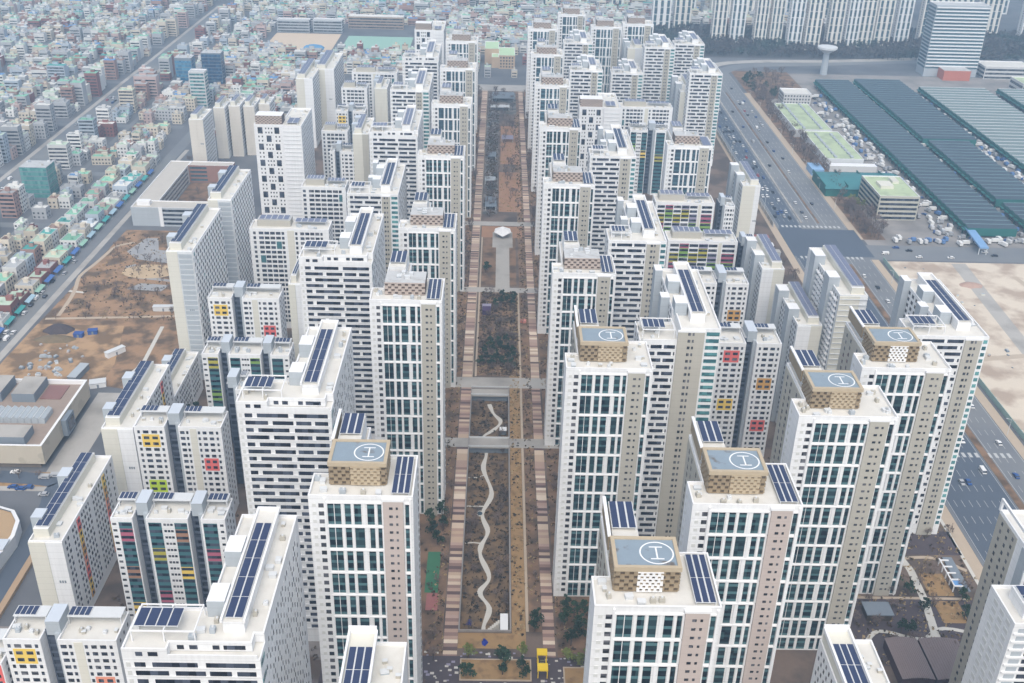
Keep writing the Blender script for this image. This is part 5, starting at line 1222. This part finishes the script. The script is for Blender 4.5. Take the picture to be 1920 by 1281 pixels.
# far wood
sheet('wood_floor', [(180, 800, 1262, 1460), (-60, 200, 1262, 1620)], mat('wood_floor_soil', (.085, .085, .09), var=.2, scale=.03), .05)
sheet('belt_soil', [(263.5, 280, 700, 1080), (262, 326, 1080, 1196)], SOIL, .06)
WOOD = mat('winter_wood', (.085, .072, .07), var=.35, scale=.08, blot=((.045, .065, .055), .02, .5, .62))
wd = MB(); rg = random.Random(12); n = 0
def wood_pt():
    while True:
        x, y = rg.uniform(180, 720), rg.uniform(1268, 1420)
        if 470 < x < 560 and y < 1230: continue
        lo = 1295-abs(x-380)*.08
        if y > 1330 and rg.random() < .5: continue
        return x, y
for k in range(2300):
    x, y = wood_pt(); h_ = rg.uniform(7, 12); wd.tube((x,y,0), (x,y,h_*.5), .2, .1, 4, cap=False)
    leafcloud(wd, rg, (x, y, h_*.65), h_*.36, 14, 1.25, 1.0)
for k in range(260):
    x, y = rg.uniform(-40, 200), rg.uniform(1270, 1560); h_ = rg.uniform(7, 11); leafcloud(wd, rg, (x, y, h_*.5), h_*.4, 14, 1.3, .9)
stuff(tag(wd.build('far_wood', WOOD), 'grey brown winter wood below the far apartment rows', 'wood'))

# ================================================================== VEHICLES
def car_mesh(paint, L=4.5, W=1.8, van=False):
    b = MB(); hw = W/2
    prof = [(-L/2,.35),(L/2,.35),(L/2,.8),(L*.28,.95),(L*.12,1.45),(-L*.32,1.45),(-L*.46,.95),(-L/2,.9)] if not van else [(-L/2,.35),(L/2,.35),(L/2,1.0),(L*.4,1.9),(-L/2,2.0)]
    b.face([(hw, p[0], p[1]) for p in prof], 0); b.face([(-hw, p[0], p[1]) for p in prof][::-1], 0)
    for i in range(len(prof)):
        p, q = prof[i], prof[(i+1) % len(prof)]; g = (not van and i in (3, 5)) or (van and i == 2)
        b.face([(-hw,p[0],p[1]),(hw,p[0],p[1]),(hw,q[0],q[1]),(-hw,q[0],q[1])], 1 if g else 0)
    for s_ in (-1, 1):
        x = s_*(hw+.01)
        pts = [(x,L*.2,1.0),(x,L*.1,1.38),(x,-L*.3,1.38),(x,-L*.4,1.0)]; b.face(pts if s_ > 0 else pts[::-1], 1)
        for yy in (-L*.31, L*.31): b.tube((s_*(hw-.2), yy, .33), (s_*(hw+.03), yy, .33), .33, .33, 8, 2)
    return b.mesh('car', [paint, RIB, DARKIN])
def truck_mesh(boxm, cabm, L=7):
    b = MB(); b.box(-1.1, 1.1, -L/2, L/2-2, .9, 3.2, 0); b.prism([(-1,L/2-1.8),(1,L/2-1.8),(1,L/2),(-1,L/2)], .5, 2.3, 1); b.face([(-.9,L/2+.02,1.4),(-.9,L/2+.02,2.2),(.9,L/2+.02,2.2),(.9,L/2+.02,1.4)], 2); b.box(-1, 1, -L/2+.2, L/2-2, .5, .9, 3)
    for s_ in (-1, 1):
        for yy in (-L*.3, L*.36): b.tube((s_*.7, yy, .45), (s_*1.08, yy, .45), .45, .45, 8, 3)
    return b.mesh('truck', [boxm, cabm, RIB, DARKIN])
CP = {'white': mat('car_white', (.78,.78,.78), rough=.35, var=.02), 'silver': mat('car_silver', (.42,.43,.45), rough=.35, var=.02), 'black': mat('car_black', (.02,.02,.025), rough=.3, var=.02), 'blue': mat('car_blue', (.03,.09,.28), rough=.35, var=.02), 'red': mat('car_red', (.4,.04,.04), rough=.35, var=.02)}
CM = {k: car_mesh(v) for k, v in CP.items()}; VM = {k: car_mesh(CP[k], 4.9, 1.9, True) for k in ('white', 'silver')}
TM = {'grey': truck_mesh(mat('truck_box_grey', (.33,.34,.36), var=.05), CP['silver'], 5), 'blue': truck_mesh(mat('truck_box_blue', (.10,.20,.42), var=.05), CP['blue'], 5.2), 'white': truck_mesh(mat('truck_box_white', (.70,.70,.69), var=.05), CP['white']), 'blue cab': truck_mesh(mat('truck_box_pale', (.55,.55,.56), var=.05), CP['blue'], 6)}
rv = random.Random(14); used = []
def car(x, y, rz, cset, label, group):
    if any(abs(x-a) < 3 and abs(y-b_) < 7 for a, b_ in used): return
    used.append((x, y)); c = rv.choice(cset)
    me = CM[c] if c in CM and rv.random() < .75 or c not in VM else VM[c]
    o = link('car', me, None, (x, y, .09)); o.rotation_euler.z = rz; tag(o, label % c, 'car', group % c)
CS = ['white']*5+['silver']*4+['black']*5+['blue']*2+['red']
lanes = [209.5, 213, 216.3, 219.8]
for k in range(120): car(rv.choice(lanes)+(0), rv.uniform(730, 1150), math.pi, CS, '%s car on the highway left lanes above the intersection', '%s cars on the left lanes above the intersection')
for k in range(26): car(rv.choice((232, 244.5, 248, 251.5)), rv.uniform(730, 1120), 0, CS, '%s car on the highway right lanes above the intersection', '%s cars on the right lanes above the intersection')
for k in range(64): car(rv.choice((213, 216.3, 219.8, 223, 226.6, 230, 233.6)), rv.uniform(378, 655), math.pi, CS, '%s car on the highway left lanes below the intersection', '%s cars on the left lanes below the intersection')
for k in range(8): car(rv.choice((244.5, 248, 251.5)), rv.uniform(400, 655), 0, CS, '%s car on the highway right lanes below the intersection', '%s cars on the right lanes below the intersection')
for k in range(24): car(-275.5+rv.choice((-1.8, 1.8))+(rv.uniform(0,1)), rv.uniform(500, 640), 0, CS, '%s car on the left street beside the brown park', '%s cars on the left street')
for k in range(24): car(rv.choice((-379, -375.5, -371)), rv.uniform(640, 1150), 0, CS, '%s car on the boulevard', '%s cars on the boulevard')
for k in range(16): car(rv.uniform(270, 420), rv.choice((669, 674, 680, 685)), math.pi/2, CS, '%s car on the cross road before the market', '%s cars on the cross road')
nt_ = 0
for k in range(1400):
    if nt_ >= 250: break
    x, y = rv.choice(((rv.uniform(318, 337), rv.uniform(705, 1100)), (rv.uniform(379, 386), rv.uniform(710, 1130)), (rv.uniform(437, 444), rv.uniform(700, 1110)), (rv.uniform(285, 420), rv.uniform(693, 706)), (rv.uniform(424, 445), rv.uniform(770, 920)), (rv.uniform(318, 337), rv.uniform(705, 1100))))
    if any(abs(x-a) < 2.9 and abs(y-b_) < 7.6 for a, b_ in used): continue
    used.append((x, y)); nt_ += 1; c = rv.choice(('white', 'white', 'blue cab', 'grey', 'blue'))
    zl = 'left of the longest shed' if x < 340 and y > 708 else 'on the apron before the market' if y <= 708 else 'in the lane between the dark sheds' if x < 390 else 'in the lane before the pale teal shed'
    o = link('truck', TM[c], None, (x, y, .05)); o.rotation_euler.z = rv.choice((0, 0, math.pi/2, .4)); tag(o, f'{c} box truck parked {zl}', 'truck', f'{c} trucks {zl}')
for k in range(14): car(rv.uniform(-219, -197), rv.uniform(381, 399), 1.57, ['white', 'silver', 'black', 'blue'], '%s car parked in the lot below the civic hall', '%s cars in the civic hall lot')
for k in range(40): car(rv.uniform(318, 338), rv.uniform(705, 1100), rv.choice((0, 1.57, .5)), ['white', 'silver', 'black', 'blue'], '%s car parked in the market yard left of the longest shed', '%s cars in the market yard')

# ================================================================== SMALL THINGS
t = thing('playground_pavilion', 'bright yellow pavilion frame on the purple front plaza', 'pavilion', (18, 277.5, 0))
YL = mat('bright_yellow_paint', (.80, .56, .03), var=.04)
m = MB(); m.box(0, 3.8, 0, 3.6, 3.6, 4.0, 0); m.box(0, 3.8, 7.4, 10.6, 3.9, 4.3, 0); m.build('roof', YL, t)
m = MB()
for a in (.1, 3.4):
    for b_ in (.1, 3.2, 7.5, 10.2): m.box(a, a+.3, b_, b_+.3, 0, 3.9, 0, skip='b')
m.box(.3, .6, 3.6, 7.4, 2.2, 2.5, 0); m.box(3.1, 3.4, 3.6, 7.4, 2.2, 2.5, 0); m.build('post', YL, t)
m = MB()
for k in range(5): m.box(1.2, 2.6, 4.0+k*.7, 4.4+k*.7, .5+k*.35, .6+k*.35, 0)
m.build('stair', mat('olive_grey_metal', (.2,.2,.1)), t)
for (x, y, z, lb) in ((-7.2, 309.5, -4, 'blue tarpaulin heap on the sunken garden path'), (-1.3, 295, .06, 'blue tarpaulin heap on the front lawn')):
    b = MB(); rg = random.Random(int(y)); N = 9
    P = [(1.5*math.cos(k*.7)*rg.uniform(.6,1.1), 1.9*math.sin(k*.7)*rg.uniform(.6,1.1)) for k in range(N)]
    for k in range(N):
        p, q = P[k], P[(k+1) % N]; p2, q2 = (p[0]*.5, p[1]*.5), (q[0]*.5, q[1]*.5); h_ = .9+.4*math.sin(k)
        b.face([(*p,0),(*q,0),(*q2,h_),(*p2,h_)]); b.face([(*p2,h_),(*q2,h_),(0,0,1.3)])
    tag(b.build('tarpaulin', mat('blue_tarpaulin', (.01, .03, .30), rough=.5, var=.1), None, (x, y, z)), lb, 'tarpaulin')
t = thing('garden_stair', 'white ramp and stair at the front end of the sunken garden', 'stair', (0, 301, 0))
m = MB(); m.box(4.6, 7.6, .2, 9.5, -4, .3, 0, skip='b'); m.build('landing', PURE, t); m = MB()
for k in range(8): m.box(-1.6+k*.75, -1.6+(k+1)*.75, 2.2+k*.35, 4.0+k*.35, -4, -3.6+k*.48, 0, skip='b')
m.build('ramp', PATH, t)
t = thing('garden_kiosk', 'small white kiosk in the far half of the sunken garden', 'kiosk', (4.2, 443, -4))
m = MB(); m.box(0, 2.8, 0, 2.6, 0, 2.5, 0, skip='b'); m.build('wall', SLATE, t); m = MB(); m.box(-.4, 3.2, -.4, 3, 2.5, 2.8, 0); m.build('roof', PURE, t)
t = thing('pond_ring', 'small round pond with pale rim beside the winding garden path', 'pond', (-4.6, 378.5, -3.98))
m = MB(); N = 18
for k in range(N):
    a0, a1 = k*6.283/N, (k+1)*6.283/N
    m.face([(r_*math.cos(a), r_*1.25*math.sin(a), .3) for r_, a in ((1.15,a0),(1.6,a0),(1.6,a1),(1.15,a1))]); m.face([(1.6*math.cos(a0),2*math.sin(a0),0),(1.6*math.cos(a1),2*math.sin(a1),0),(1.6*math.cos(a1),2*math.sin(a1),.3),(1.6*math.cos(a0),2*math.sin(a0),.3)])
m.build('rim', PATH, t); m = MB(); m.face([(1.2*math.cos(k*6.283/N), 1.5*math.sin(k*6.283/N), .15) for k in range(N)]); m.build('water', mat('pond_water', (.06,.09,.11), rough=.15, var=.03), t)
t = thing('pale_sculpture', 'white winged canopy at the head of the pale plaza', 'canopy', (5, 692, .1))
m = MB()
for s_ in (-1, 1): m.face([(0,-6,2.2),(s_*6,-3,4.5),(s_*5.2,5,4.0),(0,4,6)][::s_]); m.face([(0,-6,2),(s_*6,-3,4.3),(s_*5.2,5,3.8),(0,4,5.8)][::-s_])
m.box(-.3, .3, -1, -.4, 0, 4, 0); m.box(-4, -3.7, 0, .3, 0, 3.9, 0); m.box(3.7, 4, 0, .3, 0, 3.9, 0); m.build('roof', PURE, t)
m = MB(); m.tube((17.5, 560, .05), (17.5, 560, 1.2), 1.9, 1.7, 14); tag(m.build('play_drum', mat('coral_pink', (.70,.28,.22), var=.04)), 'round coral pink play drum beside the right boardwalk', 'play drum')
t = thing('climbing_frame', 'dark violet playground cube beside the left park path', 'playground', (-7, 568, .06))
m = MB(); m.box(0, 5, 0, 6, 0, 3, 0); m.build('wall', mat('violet_panel', (.07,.04,.10)), t); m = MB(); m.box(-.2, 5.2, 6.2, 11, 1.8, 2.2, 0); m.build('roof', LILAC, t)
def pergola(x, y, w_, d_, label, m_, h=3.2, group=None):
    t = thing('pergola', label, 'pergola', (x, y, 0), group); r = MB()
    for k in range(int(d_/1.2)): r.box(-.3, w_+.3, k*1.2, k*1.2+.8, h, h+.25, 0)
    r.build('roof', m_, t); p = MB()
    for a in (0, w_-.3):
        for b_ in (0, d_-.4): p.box(a, a+.3, b_, b_+.3, 0, h, 0, skip='b')
    p.build('post', PALE, t)
pergola(-8, 742, 8, 22, 'dark trellis on the far grey court', SLATE, group=None); pergola(-7, 1012, 18, 10, 'pale frame at the far end of the park', PALE); pergola(-8, 860, 7, 14, 'dark pergola halfway up the far park', SLATE); pergola(4, 910, 10, 12, 'lilac grey canopy on the rusty lawn', LILAC)
pergola(-9, 800, 8, 10, 'grey pergola beside the rusty lawn', SLATEL); pergola(-6, 1040, 22, 24, 'large dark frame before the far park street', SLATE, 4.5)
# paired low roofs in the right garden
RB = mat('purple_brown_metal_roof', (.22, .175, .175), rough=.6, var=.06, streak=.1); RBT = mat('dark_purple_base', (.07, .04, .05), var=.2)
for x0, x1, lb in ((148.5, 160.5, 'left one of two purple brown shed roofs at the lower right'), (161.2, 176, 'right one of two purple brown shed roofs at the lower right')):
    t = thing('garden_pavilion', lb, 'pavilion', (x0, 275, 0), 'purple brown pavilions'); W_ = x1-x0
    m = MB(); N = 8
    for k in range(N):
        a, c = W_*k/N, W_*(k+1)/N; f_ = lambda v: 4.6+.9*math.sin(math.pi*v/W_); m.face([(a,0,f_(a)),(c,0,f_(c)),(c,20.5,f_(c)),(a,20.5,f_(a))]); 
    for k in range(16): m.box(W_*k/16, W_*k/16+.08, .1, 20.4, 4.5, 4.72+.9*math.sin(math.pi*k/16), 0, skip='b')
    m.build('roof', RB, t); m = MB(); m.box(.2, W_-.2, .2, 20.3, 0, 4.4, 0, skip='b'); m.build('wall', RBT, t)
t = thing('garden_pavilion', 'small grey blue pavilion roof beside the bare trees of the right garden', 'pavilion', (146.5, 309.2, 0))
m = MB(); m.box(0, 10.6, 0, 7.6, 3, 3.4, 0); m.build('roof', SLATE, t); m = MB(); m.box(.4, 10, .4, 7, 0, 3, 0, skip='b'); m.build('wall', DARKIN, t)
t = thing('play_terrace', 'white stepped pergola with a blue panel in the right garden', 'pergola', (187, 326, 0))
m = MB(); m.box(3.5, 7.5, 1, 22, 0, .6, 0, skip='b'); m.build('floor', SLATE, t); m = MB()
for k in range(5): m.box(0, 4, 1+k*4, 1.6+k*4, 2.6, 3, 0); m.box(0, .4, 1+k*4, 1.4+k*4, 0, 2.6, 0)
m.box(0, .5, 1, 18, 3, 3.3, 0); m.build('post', PURE, t); m = MB(); m.box(.6, 3.8, 1.8, 4.6, 2.7, 2.9, 0); m.build('panel', mat('sky_blue_panel', (.15,.32,.62)), t)
# builders' yard in the brown park
BLT = mat('blue_sheet', (.04, .09, .30), var=.1)
def cabin(x, y, L, W_, h, m_, label, rz=0, group=None, roofm=None):
    t = thing('site_cabin', label, 'cabin', (x, y, 0), group, rz); a = MB(); a.box(-L/2, L/2, -W_/2, W_/2, 0, h, 0, skip='bt'); a.build('wall', m_, t)
    r = MB(); r.box(-L/2-.2, L/2+.2, -W_/2-.2, W_/2+.2, h, h+.3, 0); r.build('roof', roofm or PALE, t); d_ = MB(); d_.box(-.5, .5, -W_/2-.06, -W_/2, 0, 2, 0, skip='k'); d_.build('door', SLATE, t)
cabin(-219.5, 487, 15, 4.5, 3.2, SLATE, 'long grey blue site cabin beside the civic hall', 1.45, None, SLATEL); cabin(-208, 511, 11, 3, 3, PURE, 'white container truck shaped cabin on the ochre earth', .9)
cabin(-206, 477, 8, 5, 2.6, PURE, 'low white shed roof on the ochre earth', .3); cabin(-197, 566, 12, 3.2, 2.8, PALE, 'pale open shelter on the brown park near the tall slab', .05)
for i, (x, y, lb) in enumerate(((-235, 531, 'left blue sheeted stack on the ochre earth'), (-228.5, 535, 'right blue sheeted stack on the ochre earth'))): cabin(x, y, 5, 3.5, 2.2, BLT, lb, .2*i, 'blue sheeted stacks', BLT)
for k in range(34):
    x, y = rv.uniform(-254, -222), rv.uniform(486, 520); s_ = rv.uniform(.6, 1.7); b = MB(); b.box(-s_, s_, -s_*.6, s_*.6, 0, s_*.7, 0, skip='b'); b.box(-s_*.6, s_*.7, -s_*.4, s_*.5, s_*.7, s_*1.1, 1, skip='b')
    cn, c = rv.choice((('grey', SLATEL), ('slate', SLATE), ('white', PALE), ('pinkish', PINKB), ('brown', BRK))); o = b.build('material_stack', [c, SLATEL], None, (x, y, .06)); o.rotation_euler.z = rv.uniform(0, 3); tag(o, f'{cn} stack of building material in the yard beside the civic hall', 'stack', f'{cn} building material stacks')
for k in range(36):
    x, y = rv.uniform(272, 400), rv.uniform(430, 655); s_ = rv.uniform(.5, 1.5); b = MB(); b.box(-s_, s_, -s_*.6, s_*.6, 0, s_*.6, 0, skip='b'); b.box(-s_*.5, s_*.9, -s_*.4, s_*.3, s_*.6, s_*.9, 1, skip='b')
    cn, c = rv.choice((('rusty', BRK), ('slate', SLATE), ('pale', CREAM))); o = b.build('material_stack', [c, SLATEL], None, (x, y, .06)); o.rotation_euler.z = rv.uniform(0, 3); tag(o, f'{cn} stack of building material scattered on the pale sand site', 'stack', f'{cn} stacks on the sand site')
def mound(x, y, rx, ry, h, m_, label):
    b = MB(); N = 14
    for j in range(3):
        for k in range(N):
            f_ = lambda jj, kk: ((1-jj/3)*rx*math.cos(kk*6.283/N)*(1+.12*math.sin(kk*2.7)), (1-jj/3)*ry*math.sin(kk*6.283/N)*(1+.1*math.cos(kk*3.1)), h*math.sin(jj/3*1.57))
            b.face([f_(j,k), f_(j,k+1), f_(j+1,k+1), f_(j+1,k)])
    o = b.build('earth_mound', m_, None, (x, y, 0)); tag(o, label, 'mound')
mound(-249, 538, 9, 6, 4, mat('dark_soil_mound', (.07,.055,.06), var=.2, scale=.4), 'dark soil mound on the ochre earth of the brown park'); mound(-247, 527, 12, 5, 2.5, mat('olive_soil_mound', (.17,.13,.08), var=.2, scale=.4), 'olive brown mound beside the dark soil mound')
mound(340, 560, 11, 8, 3.5, mat('brown_soil_mound', (.28,.18,.12), var=.2, scale=.4), 'brown earth mound on the pale sand site'); mound(312, 625, 8, 5, 2, mat('pinkish_soil_mound', (.42,.29,.24), var=.2, scale=.4), 'pinkish earth mound near the far edge of the sand site')
cabin(352, 560, 9, 4, 2.8, SLATE, 'dark site cabin beside the brown earth mound on the sand', .1); cabin(368, 612, 8, 4, 3, REDP, 'red roofed site cabin on the sand', .2, None, mat('red_sheet', (.45,.07,.06)))
# green site fence along the sand site
t = thing('site_fence', 'pale green sheet fence between highway and sand site', 'fence', (265.5, 300, 0)); m = MB(); m.box(0, .25, 0, 362, 0, 3.2, 0, skip='b'); m.build('panel', mat('pale_green_sheet', (.30,.42,.39), var=.12, scale=.3), t); m = MB()
for k in range(45): m.box(.25, .6, k*8, k*8+.3, 0, 3.3, 0, skip='b')
m.build('post', PALE, t)
t = thing('highway_fence', 'long noise wall between estate and highway', 'fence', (203, 720, 0)); m = MB(); m.box(0, .4, 0, 330, 0, 3.4, 0, skip='b'); m.build('panel', CONC, t); m = MB()
for k in range(34): m.box(-.2, 0, k*10, k*10+.4, 0, 3.6, 0, skip='b')
m.build('post', PALE, t)
for k, (x, y, c, cn) in enumerate(((186, 690, PALE, 'pale'), (186, 676, PURE, 'white'), (188, 664, SLATEL, 'grey'))):
    cabin(x, y, 13, 5, 5, c, f'{cn} low shop building behind the white slab at the intersection', 0, None, (REDC, PURE, CONC)[k])
# street lamps along the highway
lp = MB(); lp.tube((0,0,0), (0,0,9), .14, .09, 6); lp.tube((0,0,9), (2.2,0,9.6), .08, .06, 5); LPM = lp.mesh('pole', PALE); hd = MB(); hd.box(1.8, 2.8, -.18, .18, 9.5, 9.7, 0); HDM = hd.mesh('lamp_head', PALE)
for i in range(16):
    for x, rz, sd in ((259.5, math.pi, 'right'), (205.6, 0, 'left')):
        y = 400+i*45
        if 655 < y < 725: continue
        r = link('street_lamp', None, None, (x, y, 0)); r.rotation_euler.z = rz; tag(r, f'grey street lamp on the {sd} kerb of the highway', 'street lamp', f'street lamps on the {sd} kerb'); link('pole', LPM, r); link('lamp_head', HDM, r)

rgA = random.Random(6)
for k in range(22):
    y = 500+k*14.5; c, cm_ = rgA.choice((('teal', mat('awning_teal', (.06,.33,.33), var=.1)), ('pale blue', mat('awning_pale_blue', (.35,.50,.60), var=.1)), ('blue', mat('awning_blue', (.07,.16,.42), var=.1)), ('mint', mat('awning_mint', (.30,.52,.42), var=.1))))
    b = MB(); x = -280.8+k*.22; b.face([(x,y-5.5,3.4),(x+2.6,y-5.5,2.7),(x+2.6,y+5.5,2.7),(x,y+5.5,3.4)]); b.face([(x,y+5.5,3.3),(x+2.6,y+5.5,2.6),(x+2.6,y-5.5,2.6),(x,y-5.5,3.3)]); b.box(x+2.5, x+2.6, y-5.5, y+5.5, 2.3, 2.7, 0)
    for yy in (y-5.3, y+5.2): b.box(x+2.4, x+2.5, yy, yy+.1, 0, 2.4, 0)
    tag(b.build('shop_awning', cm_), f'{c} shop awning along the market street opposite the brown park', 'awning', f'{c} awnings on the market street')
# ================================================================== AIR
b = MB(); b.box(-1040, 1040, -30, 1985, -14, 292)
hz = b.build('haze', None); hz.data.materials.clear(); hm = bpy.data.materials.new('haze_air'); hm.use_nodes = True; n = hm.node_tree.nodes
n.remove(n['Principled BSDF']); pv = n.new('ShaderNodeVolumePrincipled'); pv.inputs['Color'].default_value = (.50, .74, 1, 1); pv.inputs['Density'].default_value = HAZE_DENSITY; pv.inputs['Anisotropy'].default_value = .2
hm.node_tree.links.new(pv.outputs[0], n['Material Output'].inputs['Volume']); hz.data.materials.append(hm); stuff(tag(hz, 'thin pale haze over the whole city', 'haze'))
